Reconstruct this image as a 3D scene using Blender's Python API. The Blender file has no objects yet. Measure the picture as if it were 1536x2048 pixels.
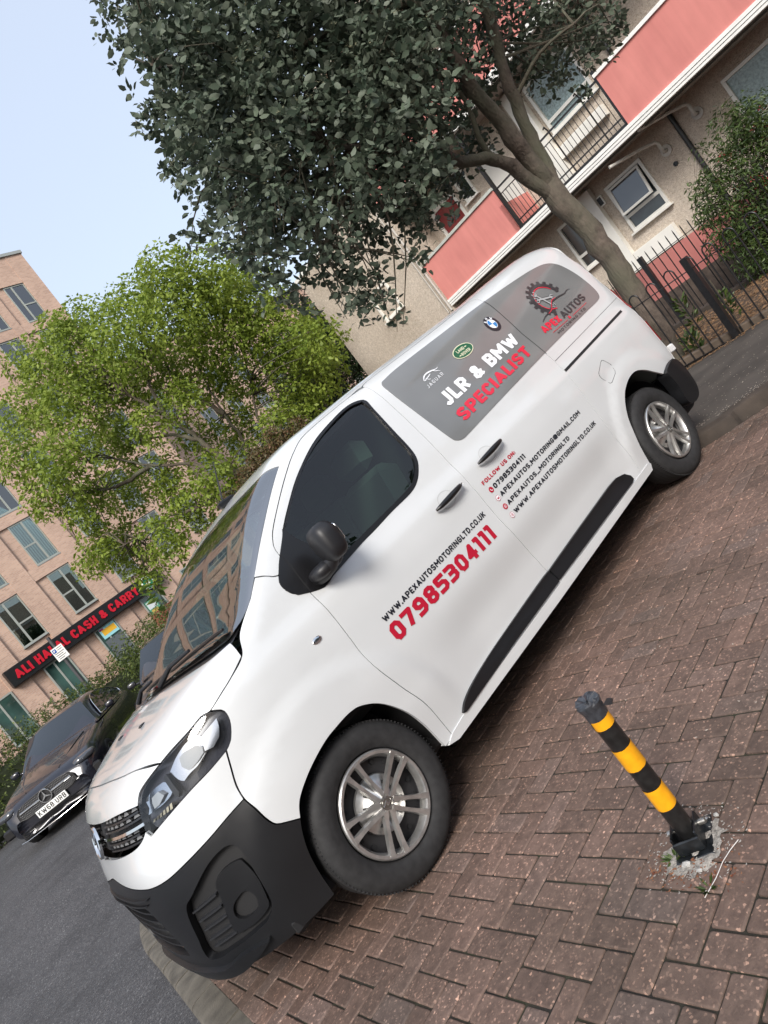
import bpy, bmesh, math, random
import numpy as np
from mathutils import Vector, Matrix, geometry
random.seed(7); RNG=np.random.default_rng(7)
SC=bpy.context.scene; COL=SC.collection
R=math.radians
# ------------------------------------------------------------------ camera, world, sun, exposure
RW=[[0.6098689902,-0.5102210364,-0.6064110065],[-0.5181643182,0.3222477230,-0.7922513139],[0.5996378525,0.7973900546,-0.0678494420]]
CAM=(-1.1450763990,-2.6433196957,1.4852177825)
cd=bpy.data.cameras.new('camera'); cam=bpy.data.objects.new('camera',cd); COL.objects.link(cam); SC.camera=cam
cd.sensor_fit='VERTICAL'; cd.sensor_height=36.0; cd.lens=1420.708/2048*36; cd.clip_start=0.02; cd.clip_end=2000
mw=Matrix(((RW[0][0],-RW[1][0],-RW[2][0],CAM[0]),(RW[0][1],-RW[1][1],-RW[2][1],CAM[1]),(RW[0][2],-RW[1][2],-RW[2][2],CAM[2]),(0,0,0,1)))
cam.matrix_world=mw
W=bpy.data.worlds.new('World'); SC.world=W; W.use_nodes=True
SUN_EL,SUN_AZ=R(38),R(226)     # azimuth clockwise from +Y (hazy sun behind the photographer's left shoulder)
nt=W.node_tree; nt.nodes.clear()
sky=nt.nodes.new('ShaderNodeTexSky'); sky.sky_type='NISHITA'; sky.sun_disc=False
sky.sun_elevation=SUN_EL; sky.sun_rotation=SUN_AZ; sky.air_density=1.3; sky.dust_density=4.0; sky.ozone_density=1.2
bg=nt.nodes.new('ShaderNodeBackground'); bg.inputs['Strength'].default_value=0.15
wo=nt.nodes.new('ShaderNodeOutputWorld'); hz=nt.nodes.new('ShaderNodeMix'); hz.data_type='RGBA'; hz.inputs[0].default_value=.72; hz.inputs[7].default_value=(2.25,2.46,2.86,1)   # summer haze: a pale veil over the blue
nt.links.new(sky.outputs[0],hz.inputs[6]); nt.links.new(hz.outputs[2],bg.inputs[0]); nt.links.new(bg.outputs[0],wo.inputs[0])
ld=bpy.data.lights.new('sun','SUN'); ld.energy=1.7; ld.angle=R(20); ld.color=(1.0,0.965,0.92)
sun=bpy.data.objects.new('sun',ld); COL.objects.link(sun)
sd=Vector((math.sin(SUN_AZ)*math.cos(SUN_EL),math.cos(SUN_AZ)*math.cos(SUN_EL),math.sin(SUN_EL)))
sun.rotation_euler=sd.to_track_quat('Z','Y').to_euler(); sun.location=(-20,20,40)
SC.view_settings.view_transform='Standard'; SC.view_settings.look='None'; SC.view_settings.gamma=1.0
SC.view_settings.exposure=1.2
try: SC.cycles.max_bounces=8; SC.cycles.transparent_max_bounces=16; SC.cycles.caustics_reflective=False; SC.cycles.caustics_refractive=False
except Exception: pass
# ------------------------------------------------------------------ materials
MATS={}
def mat(name,col,rough=.6,metal=0.,coat=0.,spec=.5,noise=None,bump=None,coatr=.03,alpha=None):
    """noise=(scale,amount[,detail]) value variation, bump=(scale,strength,dist)"""
    if name in MATS: return MATS[name]
    m=bpy.data.materials.new(name); m.use_nodes=True; n=m.node_tree; b=n.nodes['Principled BSDF']
    b.inputs['Base Color'].default_value=(*col,1); b.inputs['Roughness'].default_value=rough; b.inputs['Metallic'].default_value=metal
    b.inputs['Coat Weight'].default_value=coat; b.inputs['Coat Roughness'].default_value=coatr; b.inputs['Specular IOR Level'].default_value=spec
    tc=n.nodes.new('ShaderNodeTexCoord')
    if noise:
        t=n.nodes.new('ShaderNodeTexNoise'); t.inputs['Scale'].default_value=noise[0]; t.inputs['Detail'].default_value=noise[2] if len(noise)>2 else 5
        n.links.new(tc.outputs['Object'],t.inputs['Vector'])
        mp=n.nodes.new('ShaderNodeMapRange'); mp.inputs[1].default_value=.3; mp.inputs[2].default_value=.7
        mp.inputs[3].default_value=1-noise[1]; mp.inputs[4].default_value=1+noise[1]
        n.links.new(t.outputs['Fac'],mp.inputs[0])
        mx=n.nodes.new('ShaderNodeVectorMath'); mx.operation='SCALE'; mx.inputs[0].default_value=col
        n.links.new(mp.outputs[0],mx.inputs['Scale']); n.links.new(mx.outputs[0],b.inputs['Base Color'])
        m['mx']=1
    if bump:
        t2=n.nodes.new('ShaderNodeTexNoise'); t2.inputs['Scale'].default_value=bump[0]; t2.inputs['Detail'].default_value=4
        n.links.new(tc.outputs['Object'],t2.inputs['Vector'])
        bp=n.nodes.new('ShaderNodeBump'); bp.inputs['Strength'].default_value=bump[1]; bp.inputs['Distance'].default_value=bump[2]
        n.links.new(t2.outputs['Fac'],bp.inputs['Height']); n.links.new(bp.outputs[0],b.inputs['Normal'])
    MATS[name]=m; return m
def glassmat(name,tint,refl=1.45,rough=.0):
    if name in MATS: return MATS[name]
    m=bpy.data.materials.new(name); m.use_nodes=True; n=m.node_tree; n.nodes.clear()
    o=n.nodes.new('ShaderNodeOutputMaterial'); t=n.nodes.new('ShaderNodeBsdfTransparent'); t.inputs[0].default_value=(*tint,1)
    g=n.nodes.new('ShaderNodeBsdfGlossy'); g.inputs['Roughness'].default_value=rough; g.inputs[0].default_value=(1,1,1,1)
    f=n.nodes.new('ShaderNodeFresnel'); f.inputs['IOR'].default_value=refl
    mx=n.nodes.new('ShaderNodeMixShader'); n.links.new(f.outputs[0],mx.inputs[0]); n.links.new(t.outputs[0],mx.inputs[1]); n.links.new(g.outputs[0],mx.inputs[2])
    n.links.new(mx.outputs[0],o.inputs[0]); MATS[name]=m; return m
def leafmat(name,c1,c2,trans=.35,rough=.5,under=None,spec=.4):
    """colour varies leaf by leaf (random attribute) ; a little light passes through"""
    m=bpy.data.materials.new(name); m.use_nodes=True; n=m.node_tree; n.nodes.clear()
    o=n.nodes.new('ShaderNodeOutputMaterial'); at=n.nodes.new('ShaderNodeAttribute'); at.attribute_name='rnd'
    r=n.nodes.new('ShaderNodeMix'); r.data_type='RGBA'; r.inputs[6].default_value=(*c1,1); r.inputs[7].default_value=(*c2,1)
    n.links.new(at.outputs['Fac'],r.inputs[0]); colr=r.outputs[2]
    if under:
        ge=n.nodes.new('ShaderNodeNewGeometry'); r2=n.nodes.new('ShaderNodeMix'); r2.data_type='RGBA'; r2.inputs[7].default_value=(*under,1)
        n.links.new(ge.outputs['Backfacing'],r2.inputs[0]); n.links.new(colr,r2.inputs[6]); colr=r2.outputs[2]
    d=n.nodes.new('ShaderNodeBsdfPrincipled'); d.inputs['Roughness'].default_value=rough; d.inputs['Specular IOR Level'].default_value=spec
    n.links.new(colr,d.inputs['Base Color'])
    t=n.nodes.new('ShaderNodeBsdfTranslucent'); n.links.new(colr,t.inputs[0])
    mx=n.nodes.new('ShaderNodeMixShader'); mx.inputs[0].default_value=trans
    n.links.new(d.outputs[0],mx.inputs[1]); n.links.new(t.outputs[0],mx.inputs[2]); n.links.new(mx.outputs[0],o.inputs[0]); return m
def emis(name,col,s):
    m=bpy.data.materials.new(name); m.use_nodes=True; b=m.node_tree.nodes['Principled BSDF']
    b.inputs['Base Color'].default_value=(*col,1); b.inputs['Emission Color'].default_value=(*col,1); b.inputs['Emission Strength'].default_value=s; return m
# ------------------------------------------------------------------ mesh helpers
def link(o,parent=None):
    COL.objects.link(o)
    if parent is not None: o.parent=parent
    return o
def tag(o,label=None,cat=None,group=None,kind=None):
    if label: o['label']=label
    if cat: o['category']=cat
    if group: o['group']=group
    if kind: o['kind']=kind
    return o
def obj(name,V,Fc,m,parent=None,smooth=False,normals=None,uvs=None,rnd=None):
    me=bpy.data.meshes.new(name)
    V=np.asarray(V,float)
    me.from_pydata(V.tolist() if len(V) else [],[],[list(map(int,f)) for f in Fc]); 
    if m is not None:
        for x in (m if isinstance(m,(list,tuple)) else [m]): me.materials.append(x)
    if rnd is not None:
        a=me.attributes.new('rnd','FLOAT','FACE'); a.data.foreach_set('value',np.asarray(rnd,float))
    if smooth:
        me.polygons.foreach_set('use_smooth',[True]*len(me.polygons))
    if normals is not None: me.normals_split_custom_set_from_vertices([tuple(n) for n in normals])
    me.update(); o=bpy.data.objects.new(name,me); return link(o,parent)
def fast(name,V,Q,m,parent=None,rnd=None,smooth=False):
    """V (n,3), Q (k,4) quads ; quick path for foliage"""
    V=np.asarray(V,np.float32); Q=np.asarray(Q,np.int32); k=Q.shape[1]; me=bpy.data.meshes.new(name)
    me.vertices.add(len(V)); me.vertices.foreach_set('co',V.ravel())
    me.loops.add(Q.size); me.loops.foreach_set('vertex_index',Q.ravel())
    me.polygons.add(len(Q)); me.polygons.foreach_set('loop_start',np.arange(0,Q.size,k,dtype=np.int32))
    try: me.polygons.foreach_set('loop_total',np.full(len(Q),k,np.int32))
    except Exception: pass
    if smooth: me.polygons.foreach_set('use_smooth',np.ones(len(Q),bool))
    me.materials.append(m)
    if rnd is not None:
        a=me.attributes.new('rnd','FLOAT','FACE'); a.data.foreach_set('value',np.asarray(rnd,np.float32))
    me.update(calc_edges=True); o=bpy.data.objects.new(name,me); return link(o,parent)
def empty(name,loc=(0,0,0),rz=0,label=None,cat=None,group=None):
    o=bpy.data.objects.new(name,None); COL.objects.link(o); o.location=loc; o.rotation_euler=(0,0,rz); o.empty_display_size=.2
    return tag(o,label,cat,group)
class MB:
    """collects shapes into one mesh"""
    def __init__(s): s.V=[]; s.F=[]; s.n=0
    def add(s,V,Fc):
        V=np.asarray(V,float); s.V.append(V); s.F+= [[i+s.n for i in f] for f in Fc]; s.n+=len(V); return s
    def box(s,x0,y0,z0,x1,y1,z1,bev=0.0,M=None):
        if bev<=0:
            V=np.array([(x,y,z) for z in (z0,z1) for y in (y0,y1) for x in (x0,x1)],float); Fc=[(0,2,3,1),(4,5,7,6),(0,1,5,4),(2,6,7,3),(0,4,6,2),(1,3,7,5)]
        else:
            b=bev; V=[];Fc=[]
            def ring(z,i): 
                return [(x0+b-i*b if 0 else x0+(b if i else 0),y0+(b if i else 0),z)]
            # chamfered box: top and bottom faces inset, sides full
            L=[(z0,b),(z0+b,0),(z1-b,0),(z1,b)]
            for z,i in L: V+=[(x0+i,y0+i,z),(x1-i,y0+i,z),(x1-i,y1-i,z),(x0+i,y1-i,z)]
            for k in range(3):
                for j in range(4): a=k*4+j; c=k*4+(j+1)%4; Fc.append((a,c,c+4,a+4))
            Fc+=[(3,2,1,0),(12,13,14,15)]; V=np.array(V,float)
        if M is not None: V=np.array([tuple(M@Vector(v)) for v in V])
        return s.add(V,Fc)
    def tube(s,pts,rad,seg=10,cap=True):
        pts=[Vector(p) for p in pts]; rad=rad if hasattr(rad,'__len__') else [rad]*len(pts)
        V=[];Fc=[]; up=None
        for i,p in enumerate(pts):
            t=(pts[min(i+1,len(pts)-1)]-pts[max(i-1,0)]).normalized()
            if up is None:
                up=Vector((0,0,1)) if abs(t.z)<.9 else Vector((1,0,0))
            a=t.cross(up).normalized(); b=a.cross(t).normalized(); up=b
            for k in range(seg):
                an=2*math.pi*k/seg; V.append(tuple(p+a*math.cos(an)*rad[i]+b*math.sin(an)*rad[i]))
        for i in range(len(pts)-1):
            for k in range(seg):
                k2=(k+1)%seg; Fc.append((i*seg+k,i*seg+k2,(i+1)*seg+k2,(i+1)*seg+k))
        if cap: Fc.append(tuple(range(seg))); Fc.append(tuple(reversed(range((len(pts)-1)*seg,len(pts)*seg))))
        return s.add(V,Fc)
    def lathe(s,prof,c,axis='y',seg=48,close=False,sgn=1,th0=0,th1=2*math.pi):
        """prof: (radius, along axis)"""
        V=[];Fc=[];n=len(prof); full=abs(th1-th0-2*math.pi)<1e-6; S=seg if full else seg+1
        for k in range(S):
            a=th0+(th1-th0)*k/seg; ca,sa=math.cos(a),math.sin(a)
            for r,h in prof:
                if axis=='y': V.append((c[0]+r*ca,c[1]+h*sgn,c[2]+r*sa))
                elif axis=='z': V.append((c[0]+r*ca,c[1]+r*sa,c[2]+h))
                else: V.append((c[0]+h*sgn,c[1]+r*ca,c[2]+r*sa))
        for k in range(seg):
            k2=(k+1)%S
            for j in range(n-1+(1 if close else 0)):
                j2=(j+1)%n; Fc.append((k*n+j,k*n+j2,k2*n+j2,k2*n+j))
        return s.add(V,Fc)
    def prism(s,poly,z0,z1,M=None):
        """poly (x,y) ccw, extruded along z, caps triangulated by ngon"""
        n=len(poly); V=[(x,y,z0) for x,y in poly]+[(x,y,z1) for x,y in poly]
        Fc=[tuple(reversed(range(n))),tuple(range(n,2*n))]+[(i,(i+1)%n,(i+1)%n+n,i+n) for i in range(n)]
        if M is not None: V=[tuple(M@Vector(v)) for v in V]
        return s.add(V,Fc)
    def build(s,name,m,parent=None,smooth=False):
        V=np.concatenate(s.V) if s.V else np.zeros((0,3))
        o=obj(name,V,s.F,m,parent)
        if smooth: shade(o,smooth if isinstance(smooth,(int,float)) and smooth>1 else 35)
        return o
def shade(o,ang=35):
    me=o.data; bm=bmesh.new(); bm.from_mesh(me); bmesh.ops.recalc_face_normals(bm,faces=bm.faces)
    lim=R(ang)
    for f in bm.faces: f.smooth=True
    for e in bm.edges:
        if len(e.link_faces)==2 and e.calc_face_angle(0)>lim: e.smooth=False
    bm.to_mesh(me); bm.free(); me.update()
def smooth_poly(P,step=.02,closed=True,sharp=()):
    """Catmull-Rom through points, resampled; indices in sharp stay corners"""
    P=[np.array(p,float) for p in P]; n=len(P); out=[]
    for i in range(n if closed else n-1):
        p1=P[i]; p2=P[(i+1)%n]; p0=P[i-1] if (closed or i>0) else p1; p3=P[(i+2)%n] if (closed or i+2<n) else p2
        if i in sharp: p0=p1
        if (i+1)%n in sharp: p3=p2
        L=np.linalg.norm(p2-p1); k=max(1,int(L/step))
        for j in range(k):
            t=j/k; out.append(.5*((2*p1)+(-p0+p2)*t+(2*p0-5*p1+4*p2-p3)*t*t+(-p0+3*p1-3*p2+p3)*t**3))
    if not closed: out.append(P[-1])
    return np.array(out)
def autosharp(P,ang=33):
    P=np.asarray(P,float); a=P-np.roll(P,1,0); b=np.roll(P,-1,0)-P; t=np.degrees(np.abs(np.arctan2(a[:,0]*b[:,1]-a[:,1]*b[:,0],(a*b).sum(1)))); return [i for i in range(len(P)) if t[i]>ang]
def area2(P): x,y=P[:,0],P[:,1]; return float((x*np.roll(y,-1)-np.roll(x,-1)*y).sum())
def inset(P,g):
    P=np.asarray(P,float); s=1 if area2(P)>0 else -1
    a=P-np.roll(P,1,0); b=np.roll(P,-1,0)-P
    na=np.stack([-a[:,1],a[:,0]],1)*s; nb_=np.stack([-b[:,1],b[:,0]],1)*s
    na/= (np.linalg.norm(na,axis=1,keepdims=True)+1e-12); nb_/=(np.linalg.norm(nb_,axis=1,keepdims=True)+1e-12)
    m=na+nb_; m/=(np.linalg.norm(m,axis=1,keepdims=True)+1e-9); c=np.clip((m*na).sum(1),.4,1)
    return P+m*(g/c)[:,None]
def inpoly(P,pts):
    x=pts[:,0];y=pts[:,1];c=np.zeros(len(pts),bool);n=len(P);j=n-1
    for i in range(n):
        xi,yi=P[i];xj,yj=P[j]
        k=((yi>y)!=(yj>y))&(x<(xj-xi)*(y-yi)/((yj-yi) if abs(yj-yi)>1e-12 else 1e-12)+xi); c^=k; j=i
    return c
def edgedist(P,pts):
    A=P;B=np.roll(P,-1,0);d=np.full(len(pts),1e9)
    for a,b in zip(A,B):
        ab=b-a;L=(ab@ab)+1e-12;t=np.clip(((pts-a)@ab)/L,0,1);q=a+t[:,None]*ab;d=np.minimum(d,np.hypot(*(pts-q).T))
    return d
def cdt(out,holes=(),grid=.03):
    """2-D triangulation of a polygon with holes and an inner grid -> pts, tris, boundary loops"""
    loops=[np.asarray(out)]+[np.asarray(h) for h in holes]
    if area2(loops[0])<0: loops[0]=loops[0][::-1]
    pts=[];edges=[];L=[]
    for lp in loops:
        b=len(pts);pts+=lp.tolist();n=len(lp);edges+=[(b+i,b+(i+1)%n) for i in range(n)];L.append(list(range(b,b+n)))
    if grid:
        mn=loops[0].min(0);mx=loops[0].max(0)
        gx,gy=np.meshgrid(np.arange(mn[0]+grid/2,mx[0],grid),np.arange(mn[1]+grid/2,mx[1],grid)); g=np.c_[gx.ravel(),gy.ravel()]
        g=g+RNG.uniform(-.02,.02,g.shape)*grid
        k=inpoly(loops[0],g)
        for h in loops[1:]: k&=~inpoly(h,g)
        g=g[k]
        if len(g):
            for lp in loops:
                g=g[edgedist(lp,g)>grid*.45] if len(g) else g
            pts+=g.tolist()
    r=geometry.delaunay_2d_cdt([Vector(p) for p in pts],edges,[],0,1e-7)
    V=np.array([tuple(v) for v in r[0]]);T=r[2]; T=[t for t in T if len(t)==3]
    c=np.array([V[list(t)].mean(0) for t in T]); k=inpoly(loops[0],c)
    for h in loops[1:]: k&=~inpoly(h,c)
    T=[t if (V[t[1]][0]-V[t[0]][0])*(V[t[2]][1]-V[t[0]][1])-(V[t[1]][1]-V[t[0]][1])*(V[t[2]][0]-V[t[0]][0])>0 else (t[0],t[2],t[1]) for t,kk in zip(T,k) if kk]
    # map boundary loops
    from_in={}
    for i,o in enumerate(r[3]):
        for j in o: from_in[j]=i
    L=[[from_in[i] for i in lp] for lp in L]
    return V,T,L
def textpoly(s,bold=0.,size=1.,res=3,space=1.):
    cu=bpy.data.curves.new('t','FONT'); cu.body=s; cu.size=size; cu.offset=bold; cu.resolution_u=res; cu.space_character=space; cu.fill_mode='FRONT'
    o=bpy.data.objects.new('t',cu); COL.objects.link(o); bpy.context.view_layer.update()
    dg=bpy.context.evaluated_depsgraph_get(); me=bpy.data.meshes.new_from_object(o.evaluated_get(dg))
    V=np.array([v.co[:2] for v in me.vertices]); Fc=[list(p.vertices) for p in me.polygons]
    COL.objects.unlink(o); bpy.data.objects.remove(o); bpy.data.curves.remove(cu); bpy.data.meshes.remove(me)
    return V,Fc
def fit(V,x0,z0,w,h,slope=0.):
    mn=V.min(0);mx=V.max(0); q=(V-mn)/(mx-mn); return np.c_[x0+q[:,0]*w, z0+q[:,1]*h+q[:,0]*w*slope]
# a squared stroke alphabet of my own: centre lines in a unit box, thickened and merged into one outline per word
GL_={'O':[[(.3,0),(.7,0),(1,.2),(1,.8),(.7,1),(.3,1),(0,.8),(0,.2),(.3,0)]],'1':[[(0,1),(1,1),(1,0)]],'3':[[(0,1),(.7,1),(1,.87),(1,.64),(.75,.52),(.3,.52)],[(.75,.52),(1,.38),(1,.14),(.7,0),(0,0)]],
'4':[[(.75,0),(.75,1),(0,.28),(1,.28)]],'5':[[(1,1),(0,1),(0,.58),(.7,.58),(1,.42),(1,.15),(.7,0),(0,0)]],'7':[[(0,1),(1,1),(.35,0)]],'6':[[(1,1),(.3,1),(0,.8),(0,.2),(.3,0),(.7,0),(1,.15),(1,.4),(.7,.55),(0,.55)]],
'8':[[(.3,.52),(.03,.66),(.03,.87),(.3,1),(.7,1),(.97,.87),(.97,.66),(.7,.52),(.3,.52),(0,.37),(0,.13),(.3,0),(.7,0),(1,.13),(1,.37),(.7,.52)]],'9':[[(0,0),(.7,0),(1,.2),(1,.8),(.7,1),(.3,1),(0,.85),(0,.6),(.3,.45),(1,.45)]],
'A':[[(0,0),(.5,1),(1,0)],[(.2,.27),(.8,.27)]],'B':[[(0,0),(0,1),(.7,1),(.97,.87),(.97,.65),(.7,.52),(0,.52)],[(.7,.52),(1,.38),(1,.15),(.7,0),(0,0)]],'C':[[(1,.8),(.7,1),(.3,1),(0,.8),(0,.2),(.3,0),(.7,0),(1,.2)]],
'D':[[(0,0),(0,1),(.6,1),(1,.75),(1,.25),(.6,0),(0,0)]],'E':[[(1,1),(0,1),(0,0),(1,0)],[(0,.5),(.85,.5)]],'F':[[(1,1),(0,1),(0,0)],[(0,.5),(.85,.5)]],'G':[[(1,.82),(.7,1),(.3,1),(0,.8),(0,.2),(.3,0),(.7,0),(1,.2),(1,.46),(.55,.46)]],
'H':[[(0,0),(0,1)],[(1,0),(1,1)],[(0,.5),(1,.5)]],'I':[[(.5,0),(.5,1)]],'J':[[(1,1),(1,.2),(.7,0),(.25,0),(0,.12)]],'K':[[(0,0),(0,1)],[(1,1),(.1,.45)],[(.35,.6),(1,0)]],'L':[[(0,1),(0,0),(1,0)]],'M':[[(0,0),(0,1),(.5,.35),(1,1),(1,0)]],
'W':[[(0,1),(.25,0),(.5,.8),(.75,0),(1,1)]],'N':[[(0,0),(0,1),(1,0),(1,1)]],'P':[[(0,0),(0,1),(.7,1),(1,.86),(1,.58),(.7,.44),(0,.44)]],'R':[[(0,0),(0,1),(.7,1),(1,.86),(1,.6),(.7,.46),(0,.46)],[(.5,.46),(1,0)]],
'S':[[(1,.86),(.7,1),(.3,1),(0,.86),(0,.66),(.25,.54),(.75,.46),(1,.34),(1,.14),(.7,0),(.3,0),(0,.14)]],'T':[[(0,1),(1,1)],[(.5,1),(.5,0)]],'U':[[(0,1),(0,.2),(.3,0),(.7,0),(1,.2),(1,1)]],'V':[[(0,1),(.5,0),(1,1)]],'X':[[(0,0),(1,1)],[(0,1),(1,0)]],
'Y':[[(0,1),(.5,.5),(1,1)],[(.5,.5),(.5,0)]],'&':[[(1,0),(.18,.74),(.22,.94),(.45,1),(.68,.92),(.68,.72),(.08,.34),(.05,.12),(.33,0),(.62,.06),(.95,.46)]],'@':[[(.72,.3),(.72,.7),(.4,.7),(.3,.5),(.4,.3),(.72,.3),(1,.3),(1,.8),(.7,1),(.3,1),(0,.8),(0,.2),(.3,0),(.9,0)]],
'.':[[(.5,0),(.5,.04)]],':':[[(.5,.1),(.5,.14)],[(.5,.62),(.5,.66)]],'_':[[(0,-.06),(1,-.06)]],'-':[[(0,.5),(1,.5)]]}
GL_['0']=GL_['O']; GW={'M':.86,'W':1.0,'I':0,'J':.52,'L':.52,'E':.54,'F':.52,'1':.36,'.':0,':':0,'_':.7,'&':.74,'@':.9,'T':.60,'V':.70,'A':.74,'Y':.66,'X':.66,'N':.70,'O':.68,'0':.64,'G':.68,'-':.4}
def stroke(s,w=.2,space=1.,width=.64,gap=.12):
    """-> V (n,2), triangles ; height 1"""
    polys=[];x=0;AV=[];AF=[]
    for ch_ in s:
        if ch_==' ': x+=.38; continue
        W_=GW.get(ch_,width); wd=max(W_,w); h=w/2; pts=[];fcs=[]
        for ln in GL_[ch_]:
            q=[np.array((x+h+a*(wd-w) if wd>w else x+h,h+b*(1-w))) for a,b in ln]
            for i in range(len(q)-1):
                a,b=q[i],q[i+1]; d=b-a; L=np.linalg.norm(d)+1e-9; d/=L; n=np.array((-d[1],d[0]))*h
                e0=d*h*(1. if i==0 and abs(d[0]*d[1])<.02 else .42); e1=d*h*(1. if i==len(q)-2 and abs(d[0]*d[1])<.02 else .42)
                if i>0 or True: pass
                k=len(pts); pts+=[a-e0-n,b+e1-n,b+e1+n,a-e0+n]; fcs.append([k,k+1,k+2,k+3])
            for p in q[1:-1]:
                k=len(pts); pts+=[p+h*np.array((math.cos(t),math.sin(t))) for t in np.linspace(math.pi/8,2*math.pi+math.pi/8,8,endpoint=False)]; fcs.append(list(range(k,k+8)))
        r=geometry.delaunay_2d_cdt([Vector(p) for p in pts],[],fcs,0,1e-5)
        k=len(AV); AV+=[tuple(v) for v in r[0]]; AF+=[[i+k for i in f] for f,o_ in zip(r[2],r[5]) if len(o_)]
        x+=wd+gap*space
    V=np.array(AV); V[:,1]=np.clip(V[:,1],-.2,1); return V,AF
# ------------------------------------------------------------------ the van body as one smooth implicit surface (van frame: x rearwards, y inwards from the near side, z up)
def pch(xp,yp):
    xp=np.array(xp,float);yp=np.array(yp,float)
    h=np.diff(xp);d=np.diff(yp)/h;m=np.zeros(len(xp));m[0]=d[0];m[-1]=d[-1]
    for i in range(1,len(xp)-1):
        if d[i-1]*d[i]>0:
            w1=2*h[i]+h[i-1];w2=h[i]+2*h[i-1];m[i]=(w1+w2)/(w1/d[i-1]+w2/d[i])
    def f(x):
        x=np.asarray(x,float);xc=np.clip(x,xp[0],xp[-1])
        i=np.clip(np.searchsorted(xp,xc)-1,0,len(h)-1);t=(xc-xp[i])/h[i]
        r=(2*t**3-3*t**2+1)*yp[i]+(t**3-2*t**2+t)*h[i]*m[i]+(-2*t**3+3*t**2)*yp[i+1]+(t**3-t**2)*h[i]*m[i+1]
        return r+np.where(x<xp[0],(x-xp[0])*m[0],0)+np.where(x>xp[-1],(x-xp[-1])*m[-1],0)
    return f
YS=pch([.1,.2,.3,.4,.55,.75,.95,1.08,1.18,1.3,1.5,1.7,1.9],[.06,.045,.035,.026,.014,.0,.0,.008,.03,.05,.09,.14,.20])
XF=pch([.15,.24,.32,.45,.6,.74,.85,.93,1.0,1.06,1.12,1.2,1.4],[-.76,-.80,-.825,-.838,-.842,-.825,-.79,-.765,-.735,-.70,-.65,-.5,-.1])
XR=pch([.2,.4,.6,.9,1.2,1.4,1.6,1.8,1.95],[3.97,4.01,4.0,3.98,3.98,3.98,4.0,4.0,3.93])
TP=pch([-.9,-.8,-.6,-.4,-.2,0,.06,.15,.3,.5,.7,.85,1.0,1.2,1.6,2.2,2.7,3.2,3.6,3.9,4.1],
       [.98,1.06,1.145,1.205,1.26,1.30,1.335,1.40,1.52,1.665,1.775,1.83,1.855,1.865,1.885,1.905,1.92,1.95,1.965,1.95,1.93])
def sst(a,b,x):
    t=np.clip((x-a)/(b-a),0,1);return t*t*(3-2*t)
def smax(a,b,k):
    h=np.maximum(k-np.abs(a-b),0)/k
    return np.maximum(a,b)+h*h*h*k/6
def arch(x,z,cx):  # flare bump
    r=np.hypot((x-cx),(z-.335)*1.0)
    return r
def bump(x,z):
    # outward displacement (positive = out)
    b=np.zeros_like(x)
    for cx,r1 in ((0.,.62),(3.275,.60)):
        r=arch(x,z,cx)
        up=sst(.30,.55,z)
        b=b+up*.015*(1-sst(r1-.085,r1+.02,r))
    # door scallop : concave band z .35-.6 between the wheels
    m=sst(.55,.95,x)*(1-sst(2.45,2.8,x))
    b=b-m*.020*sst(.30,.40,z)*(1-sst(.50,.72,z))
    return b
def F(x,y,z):
    x=np.asarray(x,float);y=np.asarray(y,float);z=np.asarray(z,float)
    ym=.96-np.abs(y-.96)
    ys=YS(z)-bump(x,z)
    b=.96-ys
    xc=.15
    a=np.maximum(xc-XF(z),.2)
    n=3.0
    p=np.maximum(xc-x,0)/a
    q=np.maximum(.96-ym,0)/b
    rr=(p**n+q**n)**(1/n)
    # distance-ish scale
    sc=b+(a-b)*(p**n/(p**n+q**n+1e-12))
    side=(rr-1)*sc
    k=.10
    rear=x-XR(z)
    side=smax(side,rear,.30)
    v=(.96-ym)/.96
    top=(z-(TP(x)-(.02+.04*sst(.5,1.,x))*v**2-.02*v**6))
    kk=.10+.10*sst(-.1,.6,x)
    return smax(side,top*.9,kk)
def grad(x,y,z,e=2e-3):
    g=np.stack([F(x+e,y,z)-F(x-e,y,z),F(x,y+e,z)-F(x,y-e,z),F(x,y,z+e)-F(x,y,z-e)],-1)
    return g/np.linalg.norm(g,axis=-1,keepdims=True)
def march(O,D,t0,t1,n=110,off=0.):
    """first crossing F=off along rays (O+tD) from outside"""
    O=np.atleast_2d(O);D=np.atleast_2d(D)
    ts=np.linspace(t0,t1,n);P=O[:,None,:]+D[:,None,:]*ts[None,:,None]
    v=F(P[...,0],P[...,1],P[...,2])-off
    ins=v<0;hit=ins.any(1);i=np.maximum(ins.argmax(1),1)
    lo=ts[i-1].copy();hi=ts[i].copy()
    for _ in range(30):
        m=(lo+hi)/2;Q=O+D*m[:,None];c=F(Q[:,0],Q[:,1],Q[:,2])-off<0
        hi=np.where(c,m,hi);lo=np.where(c,lo,m)
    Q=O+D*hi[:,None];Q[~hit]=np.nan
    return Q
CX=.15
def chart_side(w,z,off=0.):
    w=np.asarray(w,float);z=np.asarray(z,float)
    th=np.where(w<CX,(CX-w)*(np.pi/2)/1.0,0)   # w=CX-1 -> straight ahead
    D=np.stack([-np.sin(th),-np.cos(th),0*z],-1)
    O=np.stack([np.where(w<CX,CX,w),np.full_like(z,.96),z],-1)
    return march(O+D*2.5,-D,0,2.4,110,off)
def inv_side(P):
    P=np.atleast_2d(P);d=np.arctan2(CX-P[:,0],.96-P[:,1])
    w=np.where(P[:,0]<CX,CX-d/(np.pi/2),P[:,0]);return np.c_[w,P[:,2]]
def chart_top(x,y,off=0.):
    x=np.asarray(x,float);y=np.asarray(y,float)
    O=np.stack([x,y,np.full_like(x,3.)],-1);D=np.zeros_like(O);D[:,2]=-1
    return march(O,D,0,2.5,110,off)
AX=.6
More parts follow.
